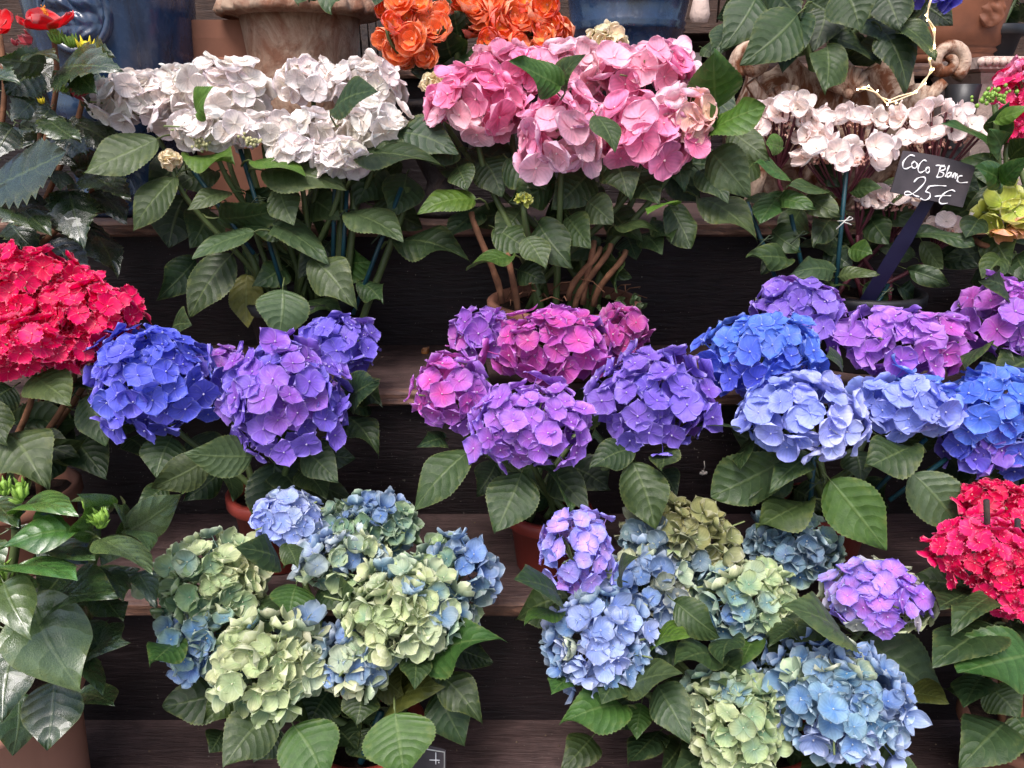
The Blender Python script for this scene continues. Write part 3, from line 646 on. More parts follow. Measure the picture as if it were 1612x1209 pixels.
for a, b_ in (((905, 470), (962, 385)), ((918, 462), (935, 380)), ((895, 455), (945, 390)), ((790, 460), (742, 335)), ((815, 480), (800, 400)), ((935, 465), (985, 395))):
    MB().tube(bez(at(*a, 1.03)-Vector((0, 0, .015)), at(a[0], a[1]-20, 1.03), at(b_[0], b_[1]+20, 1.0), at(*b_, 1.02)), [.0048, .0044, .005, .0042, .0046, .004, .0044, .0036, .0042], 7).obj('woody_stem', 'woodstem', t)
rg = random.Random(8)
for i in range(26):
    x0 = rg.uniform(785, 985); p = at(x0, rg.uniform(455, 482), 1.07-rg.uniform(-.05, .08)); d = Vector((rg.uniform(-1, 1), rg.uniform(-.4, .4), rg.uniform(0, .6)))*.035
    MB().tube([p, p+d*.5+Vector((0, 0, .006)), p+d], .0009, 4).obj('dry_twig', 'woodstem', t)
for i in range(16):
    p = at(rg.uniform(940, 1012), rg.uniform(462, 492), .985); place_leaf(t, p, p+Vector((rg.uniform(-1, 1), -.4, rg.uniform(-.3, .6)))*.012, .008, 'm', 'oval')

# flat-headed white hydrangea with the price tag
def corymb(parent, px, py, rx, ry, Y, foot, n, fpx, seed, fertn=60):
    rg = random.Random(seed); c = at(px, py, Y); k = mpp(c); hd = MB(); f = at(*foot, Y+.01); pts = []
    top = []
    for i in range(n):
        a = 2*pi*i/n+rg.uniform(-.2, .2); rr = (1, .72, .92, .45)[i % 4]
        p = c+Vector((cos(a)*rx*k*rr, sin(a)*rx*k*.62*rr, rg.uniform(-.4, .5)*ry*k+.3*ry*k*(1-rr))); top.append((p, a))
        hd.tube([f, f.lerp(p, .55)+Vector((0, 0, -.004)), p], .0017, 4, False)
    h = hd.obj('flower_head', 'redstem', parent); PINV[h.name] = parent_inv(parent)
    for p, a in top:
        nrm = Vector((cos(a)*.7+rg.gauss(0, .3), sin(a)*.6-.4, .6+rg.uniform(-.4, .4))).normalized(); q = nrm.to_track_quat('Z', 'Y').to_matrix() @ Matrix.Rotation(rg.uniform(0, 6), 3, 'Z')
        o = bpy.data.objects.new('floret', rg.choice(FM['shell'])); C.objects.link(o); o.parent = h; s = fpx*k*rg.uniform(.85, 1.15)
        o.matrix_basis = Matrix.Translation(p) @ (q*s).to_4x4(); o.color = (*jit(lin((240, 218, 208)), .06), 1); o['tip'] = jit(lin((248, 232, 228)), .05)
    b = MB()
    for i in range(fertn):
        a = rg.uniform(0, 6.28); rr = math.sqrt(rg.random())*.85; b.ball(c+Vector((cos(a)*rx*k*rr, sin(a)*rx*k*.6*rr, -ry*k*.35+rg.uniform(-.25, .25)*ry*k)), rg.uniform(.0014, .0026), 5, 3)
    o = b.obj('fertile_florets', 'fertp', h); o.matrix_basis = Matrix()
    return f
z = TR[2][0]+.001; PX = (1340-806)/FPX*(1.09*cos(PITCH)+(CAMZ-z)*sin(PITCH))
t = thing('hydrangea', 'lacecap hydrangea with shell white florets and dark red stems behind the price tag', 'hydrangea', (PX, 1.09, z), 'potted hydrangeas on the stand')
base = pot(t, (PX, 1.09, z), .08, .11, 'pot_black')
ends = [corymb(t, 1350, 186, 62, 24, 1.14, (1350, 262), 20, 34, 1), corymb(t, 1335, 243, 72, 26, 1.06, (1328, 318), 20, 40, 2, 110), corymb(t, 1232, 186, 46, 44, 1.10, (1225, 270), 20, 36, 3), corymb(t, 1478, 202, 64, 50, 1.10, (1470, 285), 22, 36, 4),
        corymb(t, 1362, 318, 22, 16, 1.06, (1350, 370), 6, 22, 5, 40), corymb(t, 1412, 318, 34, 20, 1.07, (1405, 375), 7, 40, 6, 50), corymb(t, 1495, 355, 30, 24, 1.05, (1470, 395), 9, 32, 7), corymb(t, 1275, 215, 22, 14, 1.09, (1260, 270), 6, 44, 8, 20)]
sts = stems_to(t, base, ends, .0032, 'redstem', .04, rg=random.Random(5))
leaves(t, 1.06, [(1230, 305, 1194, 352, 42, 'g'), (1225, 312, 1282, 326, 28, 'g', -.02), (1268, 308, 1322, 338, 38, 'l'), (1308, 345, 1284, 385, 42, 'd', .02), (1215, 362, 1258, 394, 44, 'm'), (1242, 408, 1178, 404, 36, 'm', -.03),
    (1312, 428, 1246, 430, 28, 'l', -.04), (1318, 436, 1382, 430, 20, 'l', -.04), (1338, 392, 1372, 400, 34, 'g', -.01), (1438, 368, 1534, 384, 20, 'm', -.03), (1452, 380, 1484, 424, 30, 'l', -.02), (1428, 424, 1496, 448, 30, 'm', -.03),
    (1242, 280, 1192, 256, 27, 'g', -.01), (1304, 302, 1242, 292, 24, 'm', -.01), (1340, 302, 1388, 296, 17, 'm', 0), (1232, 232, 1205, 226, 30, 'b', -.01), (1370, 345, 1400, 385, 40, 'm', .02), (1390, 330, 1450, 350, 34, 'm', .03), (1330, 450, 1290, 462, 24, 'm', -.02), (1360, 450, 1400, 470, 40, 'd', .02), (1300, 395, 1340, 420, 40, 'd', .02),
    (1225, 380, 1200, 430, 34, 'd', .03), (1480, 395, 1540, 420, 34, 'd', .02), (1260, 330, 1240, 380, 46, 'm', .03), (1420, 280, 1395, 330, 40, 'm', .04), (1280, 260, 1330, 290, 36, 'd', .04), (1490, 280, 1540, 300, 40, 'd', .04), (1190, 250, 1160, 290, 40, 'm', .05)], 'oval')
filler(t, sts, 26, .06, 'oval', 9, .3, .95)
for a, b_ in (((1315, 462), (1334, 250)), ((1226, 452), (1176, 318)), ((1262, 418), (1245, 338)), ((1378, 482), (1398, 448))): stake(t, at(*a, 1.02), at(*b_, 1.04), tie=.52, tmat='tie' if a[0] == 1315 else 'tie_dark')

# chalk price tag
def slate(name, label, corners, Y, strokes, zoom, foot, sw=.0012, rim=False):
    TL, TRc, BRc, BL = [at(x, y, Y+dy) for (x, y), dy in zip(corners, (.012, .012, 0, 0))]
    t = thing(name, label, 'price tag', at(*foot, Y+.02)); ex = TRc-TL; ey = BL-TL; nrm = ey.cross(ex).normalized()
    if nrm.y > 0: nrm = -nrm
    b = MB(); n = 12; F = []
    for s_ in (0, 1):
        ringv = []
        for i in range(4*n):
            e, q = divmod(i, n); q /= n; u, v = [(q, 0), (1, q), (1-q, 1), (0, 1-q)][e]
            bow = -.05*sin(pi*u) if v < .02 else 0
            ringv.append(b.vert(TL+ex*u+ey*(v+bow)-nrm*(.0022*s_)))
        F.append(ringv)
    b.f.append(tuple(F[0])); b.f.append(tuple(F[1][::-1])); b.grid(F, True); b.obj('board', 'slate', t, False)
    if rim:
        b = MB(); b.tube([TL+ex*u+ey*v+nrm*.0006 for u, v in ((.04, .05), (.96, .05), (.96, .95), (.04, .95), (.04, .05))], .0007, 4); b.obj('border', 'tie', t)
    zs, x0, y0 = zoom
    o0 = Vector(corners[0]); e1 = Vector(corners[1])-o0; e2 = Vector(corners[3])-o0; det = e1.x*e2.y-e1.y*e2.x
    for st in strokes:
        pts = []
        for X, Yp in st:
            d = Vector((x0+X/zs, y0+Yp/zs))-o0; u = (d.x*e2.y-d.y*e2.x)/det; v = (e1.x*d.y-e1.y*d.x)/det
            pts.append(TL+ex*u+ey*v+nrm*.0005)
        sm = []
        for i in range(len(pts)-1):                                   # smooth the pen stroke
            p0, p1, p2, p3 = pts[max(i-1, 0)], pts[i], pts[i+1], pts[min(i+2, len(pts)-1)]
            for k in range(5):
                q = k/5; sm.append(.5*((2*p1)+(p2-p0)*q+(2*p0-5*p1+4*p2-p3)*q*q+(3*p1-p0-3*p2+p3)*q**3))
        sm.append(pts[-1]); MB().tube(sm, [sw*(.7+.3*sin(i*.7)) for i in range(len(sm))], 5).obj('chalk_stroke', 'chalk', t)
    return t, TL, TRc, BRc, BL, nrm
S = [[(935, 930), (905, 925), (870, 960), (865, 995), (885, 1005), (915, 990)], [(935, 960), (918, 975), (922, 998), (940, 1000), (950, 980), (935, 960)], [(1005, 960), (985, 955), (960, 985), (955, 1015), (970, 1028), (995, 1015)],
     [(1010, 995), (1000, 1015), (1010, 1030), (1022, 1018), (1018, 998), (1008, 996)], [(1060, 986), (1085, 984), (1112, 985)], [(1090, 985), (1080, 1020), (1066, 1055)], [(1088, 990), (1115, 993), (1112, 1010), (1084, 1020), (1106, 1032), (1098, 1052), (1064, 1056)],
     [(1140, 985), (1128, 1020), (1118, 1054)], [(1148, 1026), (1130, 1036), (1130, 1056), (1146, 1044), (1152, 1026), (1150, 1056)], [(1160, 1060), (1166, 1036), (1176, 1032), (1176, 1066)], [(1178, 1050), (1188, 1036), (1190, 1068)],
     [(1220, 1048), (1200, 1050), (1188, 1074), (1204, 1088), (1250, 1086)], [(930, 1085), (955, 1060), (990, 1055), (998, 1078), (970, 1115), (925, 1152), (884, 1162), (876, 1146), (902, 1142), (938, 1166), (962, 1172)],
     [(1022, 1110), (1008, 1128), (1002, 1142), (1026, 1152), (1022, 1180), (995, 1192), (970, 1182)], [(1018, 1110), (1070, 1105), (1122, 1108)], [(1176, 1142), (1152, 1132), (1112, 1152), (1082, 1190), (1092, 1214), (1132, 1210)], [(1055, 1170), (1105, 1166), (1150, 1166)]]
t, TL, TRc, BRc, BL, nrm = slate('price_tag', 'black slate price tag chalked CoCo Blanc 25 euro on a navy stake', [(1422, 237), (1536, 262), (1517, 330), (1402, 302)], 1.0, S, (1587/420, 1192, 0), (1345, 505))
b = MB(); A = at(1462, 314, 1.008); B_ = at(1342, 512, 1.03); d = (B_-A).normalized(); s_ = d.cross(nrm).normalized()
rows = []
for q, hw_ in ((0, .0085), (.12, .0085), (.3, .011), (1, .010)):
    p = A.lerp(B_, q); rows.append([b.vert(p+s_*hw_), b.vert(p-s_*hw_), b.vert(p-s_*hw_*.7-nrm*.004), b.vert(p+s_*hw_*.7-nrm*.004)])
b.grid(rows, True); b.f.append(tuple(rows[0])); b.f.append(tuple(rows[-1][::-1])); b.obj('stake', 'navy', t, False)
# small slate tag half hidden under the green hydrangea
S2 = [[(686, 1184), (686, 1203)], [(676, 1196), (692.5, 1196.5)], [(690.5, 1199), (691, 1201)]]
slate('price_tag', 'small framed black slate tag half hidden under green hydrangea leaves', [(640, 1171), (702, 1181), (702, 1236), (640, 1226)], .60, S2, (1., 0., 0.), (670, 1240), .0006, True)

# --- second row
RD = {'red': 1., 'red2': .8, 'red3': .7}
t, base, sts = hydrangea('crimson red hydrangea with one broad dense dome beside the blue violet hydrangea', 55, .87, 3, .065, .10, 'pot_terra', [
    (45, 468, 92, 78, .90, RD, 46, 'red'), (140, 500, 84, 66, .88, RD, 46, 'red'), (40, 545, 80, 58, .83, RD, 46, 'red'), (-60, 500, 90, 90, .88, RD, 46, 'red'), (110, 545, 60, 40, .85, RD, 46, 'red')],
    [(50, 592, 110, 634, 62, 'l', -.03), (140, 622, 167, 702, 58, 'm', -.02), (-25, 640, 12, 700, 55, 'm', -.05), (12, 682, 72, 768, 88, 'l', -.05), (112, 690, 166, 752, 66, 'd', .03), (85, 705, 72, 766, 46, 'd', .02), (40, 640, 90, 680, 60, 'd', .04), (110, 600, 150, 610, 30, 'd', .02), (20, 610, -30, 650, 60, 'd', 0), (60, 690, 120, 720, 60, 'd', .05)], .86, 16, .08, seed=6, stemmat='woodstem')

B1 = {'blue': 1., 'violet': .85, 'violet2': .5}; B2 = {'violet': .95, 'violet2': 1., 'blue': .7, 'mauve': .9}
t, base, sts = hydrangea('blue violet hydrangea with two great round heads in a red pot', 446, .87, 3, .055, .10, 'pot_red', [
    (245, 604, 100, 92, .84, B1, 60, 'point'), (450, 630, 100, 102, .82, B2, 60, 'point'), (530, 542, 68, 52, .93, {'violet': 1., 'violet2': .8}, 54, 'point'), (352, 595, 40, 54, .90, {'mauve': .8, 'lav': 1.}, 46, 'point', {'dens': .8})],
    [(398, 718, 290, 714, 62, 'l', -.05), (330, 722, 238, 768, 54, 'l', -.04), (270, 688, 245, 752, 64, 'm', -.02), (264, 762, 217, 797, 34, 'm', -.01), (348, 742, 288, 788, 44, 'd', .0), (352, 742, 368, 788, 32, 'd', .0), (432, 730, 412, 842, 74, 'd', .0),
     (478, 706, 532, 758, 54, 'l', -.03), (472, 742, 514, 785, 42, 'm', .0), (430, 728, 482, 792, 54, 'd', .01), (545, 632, 590, 600, 38, 'd', .02), (542, 655, 595, 716, 44, 'd', .02), (200, 690, 245, 730, 44, 'd', .03), (300, 690, 350, 740, 60, 'd', .03), (270, 520, 300, 510, 30, 'd', .08), (560, 600, 600, 640, 50, 'k', .04)], .85, 14, .08, seed=7)

t, base, sts = hydrangea('magenta to lavender hydrangea with six heads in a reddish pot on the middle step', 862, .855, 3, .05, .082, 'pot_red', [
    (868, 546, 98, 68, .92, {'pinkp': 1., 'magenta': .8, 'lav': .7}, 62, 'point'), (758, 528, 58, 46, .95, {'magenta': .9, 'mauve': 1.}, 56, 'point'), (978, 528, 46, 48, .95, {'magenta': 1.}, 56, 'point'), (712, 622, 66, 68, .84, {'pink3': 1., 'lav': .9, 'mauve': .7}, 56, 'point'),
    (836, 672, 98, 76, .79, {'lav': 1., 'lav2': .9, 'mauve': .75}, 54, 'point'), (1025, 632, 96, 90, .84, {'violet2': 1., 'violet': .85, 'mauve': .8}, 60, 'point')],
    [(740, 710, 652, 803, 56, 'm', -.05), (822, 742, 780, 838, 78, 'm', -.05), (866, 742, 926, 802, 56, 'd', -.01), (996, 728, 1032, 834, 72, 'm', -.05), (992, 708, 928, 738, 48, 'm', -.04), (1050, 702, 1042, 742, 26, 'm', -.03), (842, 722, 902, 802, 28, 'm', -.04), (1185, 688, 1098, 670, 24, 'd', .0),
     (960, 700, 935, 690, 30, 'd', .0), (900, 735, 960, 770, 60, 'd', .03), (700, 690, 660, 700, 36, 'd', .0), (780, 730, 750, 780, 50, 'd', .04), (1040, 740, 1065, 780, 40, 'd', .03)], .84, 14, .08, seed=8)

t, base, sts = hydrangea('clear blue and violet hydrangea with light blue front heads on teal stakes', 1285, .86, 3, .055, .085, 'pot_red', [
    (1255, 490, 74, 54, .96, {'violet2': 1., 'mauve': .8}, 54, 'point'), (1200, 562, 98, 74, .88, {'blue2': 1., 'blue': .9}, 58, 'point'), (1225, 615, 60, 40, .90, {'blue': 1., 'violet': .7}, 54, 'point'), (1415, 542, 102, 64, .91, {'pinkp': .95, 'lav': 1., 'violet2': .7}, 62, 'point'),
    (1265, 655, 96, 72, .80, {'lblue': 1., 'lblue2': .85}, 56, 'round', {'dens': .8}), (1430, 640, 82, 56, .83, {'lblue': 1., 'blue2': .9, 'violet': .6}, 56, 'round', {'dens': .8})],
    [(1306, 755, 1396, 867, 82, 'g', -.06), (1436, 745, 1520, 850, 72, 'l', -.04), (1438, 702, 1360, 738, 44, 'm', -.04), (1272, 718, 1212, 770, 46, 'm', -.04), (1345, 708, 1355, 760, 50, 'd', .01), (1276, 788, 1190, 832, 28, 'm', -.03), (1210, 752, 1180, 780, 30, 'd', .0), (1325, 575, 1300, 560, 30, 'm', .0),
     (1360, 760, 1400, 800, 50, 'd', .03), (1300, 700, 1340, 680, 40, 'd', .02), (1250, 770, 1300, 800, 50, 'd', .03), (1240, 800, 1200, 850, 46, 'd', .02), (1180, 690, 1165, 740, 26, 'm', -.01)], .84, 16, .08, seed=10)
for a, b_ in (((1274, 812), (1282, 715)), ((1380, 770), (1458, 690)), ((1400, 788), (1490, 722))): stake(t, at(*a, .82), at(*b_, .83), tie=.5)
t, base, sts = hydrangea('deep blue hydrangea with a violet crown above the red hydrangea at the stand end', 1600, .87, 3, .055, .085, 'pot_black', [
    (1585, 508, 78, 76, .93, {'lav': 1., 'pinkp': .75, 'mauve': .9}, 64, 'point'), (1560, 645, 86, 74, .84, {'blue2': 1., 'blue': .9}, 60, 'point'), (1540, 700, 56, 52, .83, {'violet': 1., 'blue': .8, 'mauve': .7}, 58, 'point'), (1640, 690, 70, 70, .85, {'blue': 1., 'violet': .8}, 58, 'point')],
    [(1545, 560, 1600, 590, 50, 'm', .05), (1640, 560, 1560, 595, 60, 'd', .04), (1555, 545, 1520, 580, 24, 'm', .0), (1580, 460, 1550, 440, 30, 'd', .08)], .86, 10, .08, seed=11)

# --- lowest row
GA = {'green': 1., 'gcream': .95, 'green2': .8, 'gblue': .72, 'teal': .7}; GB = {'green': .9, 'teal': .95, 'sky': .95, 'gblue': .95, 'gcream': .85}; GC = {'gcream': 1., 'green': .95, 'gblue': .68, 'teal': .75}
t, base, sts = hydrangea('antique green hydrangea flecked with blue, nine heads over pale veined leaves', 585, .69, 4, .062, .09, 'pot_red', [
    (330, 915, 88, 66, .72, GA, 46, 'cup'), (328, 1003, 66, 66, .68, GB, 44, 'cup'), (432, 1042, 88, 74, .64, GC, 50, 'cup'), (455, 818, 54, 50, .76, {'lblue': .8, 'palebl': 1., 'pgrey': .8}, 40, 'round'), (580, 832, 74, 54, .78, {'green2': 1., 'green': .85, 'gblue': .95, 'teal': .9}, 42, 'cup'),
    (540, 880, 70, 46, .73, {'gcream': .8, 'green': .8, 'gblue': .9, 'pgrey': .8}, 42, 'cup'), (712, 912, 68, 68, .73, {'green': 1., 'green2': .9, 'slate': .85, 'gblue': .75}, 44, 'cup'), (635, 962, 90, 78, .66, {'green': 1., 'teal': .92, 'sky': .85, 'gcream': .95}, 48, 'cup'), (560, 1035, 58, 58, .65, {'gcream': 1., 'gblue': 1., 'green': .8}, 48, 'cup')],
    [(672, 1045, 788, 1006, 62, 'g', -.02), (652, 1030, 652, 1084, 48, 'm', -.03), (692, 1062, 758, 1138, 56, 'm', -.02), (690, 1085, 732, 1174, 66, 'm', .0), (620, 1108, 694, 1078, 58, 'o', .01), (622, 1122, 636, 1222, 108, 'g', -.07), (568, 1085, 560, 1142, 56, 'm', -.03),
     (462, 1142, 512, 1232, 92, 'g', -.05), (426, 1122, 352, 1208, 80, 'l', -.05), (565, 1150, 585, 1200, 60, 'm', .0), (520, 1085, 485, 1145, 66, 'd', .01), (466, 922, 455, 980, 64, 'g', .03), (500, 930, 540, 960, 50, 'm', .05), (540, 968, 555, 930, 34, 'm', .03), (375, 1080, 318, 1140, 44, 'm', .0), (388, 1098, 368, 1150, 44, 'd', .01),
     (278, 1012, 236, 1046, 28, 'g', -.01), (440, 882, 372, 862, 46, 'm', .04), (452, 858, 468, 894, 36, 'm', .02), (410, 950, 440, 985, 50, 'm', .04), (350, 1150, 330, 1185, 44, 'd', .02), (440, 1150, 400, 1200, 50, 'd', .02), (600, 1060, 640, 1100, 50, 'o', .02), (700, 990, 740, 1015, 40, 'd', .03), (520, 1140, 560, 1180, 60, 'd', .02), (480, 1100, 440, 1130, 50, 'm', .0)], .665, 20, .07, seed=12)
stake(t, at(568, 1200, .64), at(600, 1120, .65), .004, tie=.7); stake(t, at(430, 1145, .62), at(398, 1098, .63), .004)

LV = {'lil': 1., 'lav2': .6, 'lblue': .7}
t, base, sts = hydrangea('blue and green hydrangea with nine mixed heads, one lavender blue with a green collar', 1180, .69, 4, .062, .09, 'pot_red', [
    (908, 868, 64, 70, .73, LV, 46, 'point', {'dens': .8}), (1065, 855, 88, 68, .79, {'olive': 1., 'green2': .6, 'slate': .7}, 46, 'cup'), (1018, 932, 68, 66, .73, {'gblue': .9, 'gcream': .8, 'pgrey': .8, 'olive': .7}, 44, 'cup'), (945, 1012, 80, 76, .67, {'gblue': 1., 'sky': .9, 'palebl': .9, 'gcream': .78}, 46, 'cup'),
    (1172, 948, 80, 64, .72, {'green': .9, 'gcream': .8, 'teal': .8, 'gblue': .65}, 46, 'cup'), (1245, 862, 72, 52, .80, {'slate': 1., 'teal': .9}, 44, 'cup'), (1380, 942, 84, 62, .71, {'lil': 1., 'lav2': .8, 'sky': .5, 'gcream': 1.2}, 46, 'point', {'rim': 'gcream'}), (1152, 1128, 80, 86, .63, {'teal': 1., 'green': 1.05, 'gblue': .8, 'gcream': .9}, 50, 'cup'), (1315, 1096, 104, 90, .63, {'sky': 1., 'gblue': .95, 'palebl': .85, 'gcream': .8, 'teal': .7}, 50, 'cup')],
    [(982, 1112, 884, 1138, 66, 'g', -.03), (908, 1062, 868, 1092, 44, 'g', .0), (932, 1160, 886, 1212, 54, 'm', .0), (978, 1062, 946, 1108, 52, 'm', -.02), (984, 1086, 1074, 1060, 48, 'l', -.03), (1035, 1078, 1086, 1168, 64, 'l', -.02), (1010, 1108, 1002, 1164, 40, 'g', .0), (1132, 1035, 1063, 1046, 44, 'm', -.01),
     (1156, 1006, 1138, 1044, 40, 'm', -.01), (1063, 948, 1134, 1004, 52, 'm', .01), (1022, 1012, 1082, 998, 28, 'b', .01), (1130, 1190, 1058, 1220, 60, 'l', -.01), (878, 935, 812, 912, 58, 'm', .02), (882, 968, 826, 984, 24, 'g', .01), (975, 908, 1002, 878, 32, 'm', .02), (1328, 1006, 1238, 955, 58, 'l', -.01), (1356, 1006, 1492, 1108, 88, 'l', .045),
     (1356, 1188, 1452, 1222, 72, 'l', -.03), (1340, 1190, 1260, 1225, 60, 'm', -.02), (1250, 985, 1210, 1015, 40, 'm', .01), (1100, 1060, 1140, 1080, 50, 'l', .0), (1240, 1000, 1280, 1040, 50, 'm', .02), (1200, 1010, 1230, 1060, 40, 'm', .02), (1040, 1150, 990, 1200, 50, 'd', .02), (1070, 1170, 1040, 1215, 60, 'd', .01), (1420, 1090, 1490, 1100, 30, 'o', .01), (1300, 980, 1250, 1010, 40, 'm', .02), (1240, 1180, 1290, 1215, 60, 'm', .0), (950, 1110, 1000, 1150, 50, 'd', .02), (1060, 1010, 1010, 1060, 50, 'd', .02), (1190, 1000, 1165, 1050, 40, 'g', .02), (1120, 1040, 1170, 1060, 60, 'm', .0)], .665, 20, .07, seed=13)

t, base, sts = hydrangea('crimson red hydrangea with frilly heads over broad green leaves at the stand end', 1590, .69, 4, .065, .10, 'pot_terra', [
    (1565, 790, 54, 38, .76, {'red2': 1., 'red': .8}, 44, 'red'), (1556, 872, 84, 62, .70, RD, 42, 'red'), (1595, 932, 56, 48, .67, RD, 42, 'red'), (1650, 860, 80, 90, .72, RD, 44, 'red')],
    [(1562, 985, 1468, 1048, 68, 'm', -.01), (1560, 940, 1498, 992, 48, 'm', -.01), (1628, 1030, 1506, 1060, 98, 'g', -.04), (1545, 1065, 1518, 1112, 58, 'm', .0), (1556, 1080, 1604, 1130, 64, 'm', -.01), (1582, 1138, 1512, 1208, 78, 'm', -.02), (1530, 930, 1478, 955, 28, 'd', .03), (1600, 1130, 1640, 1200, 70, 'm', -.01), (1540, 1000, 1560, 1060, 60, 'd', .03), (1570, 960, 1530, 1000, 60, 'd', .03), (1600, 980, 1570, 1020, 50, 'd', .01)], .67, 12, .075, seed=14, stemmat='woodstem')
for a, b_ in (((1556, 815), (1553, 788)), ((1604, 842), (1602, 818))): stake(t, at(a[0], a[1]+60, .70), at(*b_, .69), .003, 'darkiron')

# --- right end of the top row
t, base, sts = hydrangea('red hydrangea with a fresh green bud shoot in front of the cream planter', 1600, 1.10, 2, .07, .10, 'pot_black', [(1612, 145, 46, 52, 1.16, {'red3': 1., 'red': .5, 'pink': .5}, 38, 'red'), (1590, 205, 30, 24, 1.15, {'red3': 1., 'red': .6}, 34, 'red')],
    [(1566, 190, 1620, 170, 24, 'b', -.06), (1575, 288, 1618, 248, 32, 'g', -.07), (1574, 288, 1532, 262, 34, 'g', -.06), (1562, 242, 1486, 193, 28, 'g', -.05), (1570, 230, 1590, 160, 30, 'm', -.03), (1572, 240, 1560, 205, 26, 'g', -.04), (1590, 300, 1620, 330, 50, 'd', .0), (1560, 300, 1540, 340, 40, 'd', .02), (1590, 250, 1625, 220, 40, 'd', .02)], 1.08, 10, .07, lkind='oval', seed=15)
MB().tube(bez(at(1575, 330, 1.04), at(1575, 290, 1.03), at(1570, 220, 1.03), at(1566, 165, 1.03)), .0035, 7).obj('stem', 'stem', t)
b = MB(); rg = random.Random(3); p = at(1566, 152, 1.03)
for i in range(46): b.ball(p+Vector((rg.gauss(0, .011), rg.gauss(0, .007), rg.gauss(0, .005))), rg.uniform(.002, .0034), 5, 3)
b.obj('bud_cluster', 'bud', t)
t, base, sts = hydrangea('lime green hydrangea tinged with orange under the green bud shoot', 1600, 1.03, 2, .06, .09, 'pot_black', [(1590, 345, 50, 38, 1.03, {'lime': 1., 'limo': .9, 'green': .5}, 44, 'shell')],
    [(1540, 345, 1520, 375, 40, 'd', .0), (1575, 405, 1545, 440, 40, 'm', -.02), (1560, 370, 1590, 420, 50, 'm', .01), (1600, 400, 1625, 440, 44, 'd', .0), (1545, 420, 1555, 460, 30, 'd', .03)], 1.03, 8, .06, lkind='oval', seed=16)
MB().tube([at(1590, 400, 1.02), at(1545, 385, 1.03), at(1530, 375, 1.05)], .004, 6).obj('woody_stem', 'woodstem', t)
MB().tube([at(1612, 425, 1.02), at(1560, 410, 1.03), at(1535, 395, 1.05)], .004, 6).obj('woody_stem', 'woodstem', t)

# large-leaved hydrangea growing in the jardiniere
t = thing('hydrangea', 'large leaved hydrangea with one blue head rising from the rusty jardiniere', 'hydrangea', (cx, 1.30, 1.50), 'potted hydrangeas on the stand')
c, st = head(t, 1460, -12, 52, 34, 1.22, {'violet': .8, 'blue': 1.}, 50, 'point')
base = Vector((cx, 1.30, 1.49)); sts = stems_to(t, base, [st, at(1250, -30, 1.28), at(1330, -40, 1.28), at(1190, -20, 1.3), at(1400, -30, 1.26)], .005, 'stem', .05)
b = MB(); trough(b, cx, JY+.01, [(0, 1.46), (0, 1.485)], hw-.06, .045); b.obj('soil', 'soil', t, False)
leaves(t, 1.22, [(1192, -8, 1136, 78, 66, 'm', .02), (1256, 22, 1166, 102, 78, 'm', -.02), (1264, 18, 1232, 114, 54, 'd', .0), (1302, 72, 1300, 146, 54, 'm', -.02), (1325, -18, 1354, 48, 74, 'm', -.03), (1388, -14, 1418, 50, 54, 'd', -.02), (1418, 38, 1474, 92, 38, 'm', -.03), (1388, 48, 1428, 142, 44, 'd', -.02),
    (1306, 58, 1388, 98, 34, 'd', .0), (1360, 30, 1410, 75, 30, 'd', .01), (1300, 10, 1280, 80, 60, 'd', .02), (1270, 0, 1340, 50, 60, 'd', .03), (1150, 40, 1120, 90, 44, 'd', .04), (1210, -20, 1260, 30, 60, 'd', .03), (1105, 75, 1130, 95, 22, 'm', .05), (1360, -30, 1390, 20, 60, 'd', .02), (1440, 0, 1500, 40, 50, 'k', .1)])
filler(t, sts, 12, .09, seed=21, lo=.5, hi=1., code='d')

# dusky foliage plant behind the string of lights
t = thing('foliage_plant', 'dark leafy plant beyond the string of lights above the cream planter', 'plant', (at(1560, 40, 1.45).x, 1.45, 1.532))
base = pot(t, (at(1560, 40, 1.45).x, 1.45, 1.533), .05, .06, 'pot_black')
sts = stems_to(t, base, [at(x0, y0, 1.45) for x0, y0 in ((1530, -20), (1560, -30), (1600, -10))], .004)
filler(t, sts, 22, .07, 'oval', 23, .4, 1., 'dk')

# string of fairy lights
t = thing('fairy_lights', 'lit string of tiny warm lights hanging over the rusty jardiniere', 'string lights', at(1470, 20, 1.15))
path = [(1480, -40), (1466, 0), (1458, 25), (1472, 45), (1470, 75), (1464, 95), (1466, 108), (1456, 130), (1440, 147), (1412, 158), (1396, 163), (1380, 146), (1362, 140), (1350, 140)]
path2 = [(1482, -40), (1462, 8), (1460, 28), (1469, 50), (1472, 72), (1461, 92), (1468, 112), (1453, 128), (1443, 144), (1414, 152), (1400, 158), (1384, 152), (1368, 136), (1356, 138)]
for k, pt in enumerate((path, path2)): MB().tube([at(x0, y0, 1.15+.002*k) for x0, y0 in pt], .0011, 5).obj('wire', 'wire', t)
for x0, y0 in path[1:] + path2[2::2]:
    b = MB(); b.ball(at(x0+wr.uniform(-2, 2), y0+wr.uniform(-4, 4), 1.147), .0012, 7, 5); b.obj('bulb', 'bulb', t)

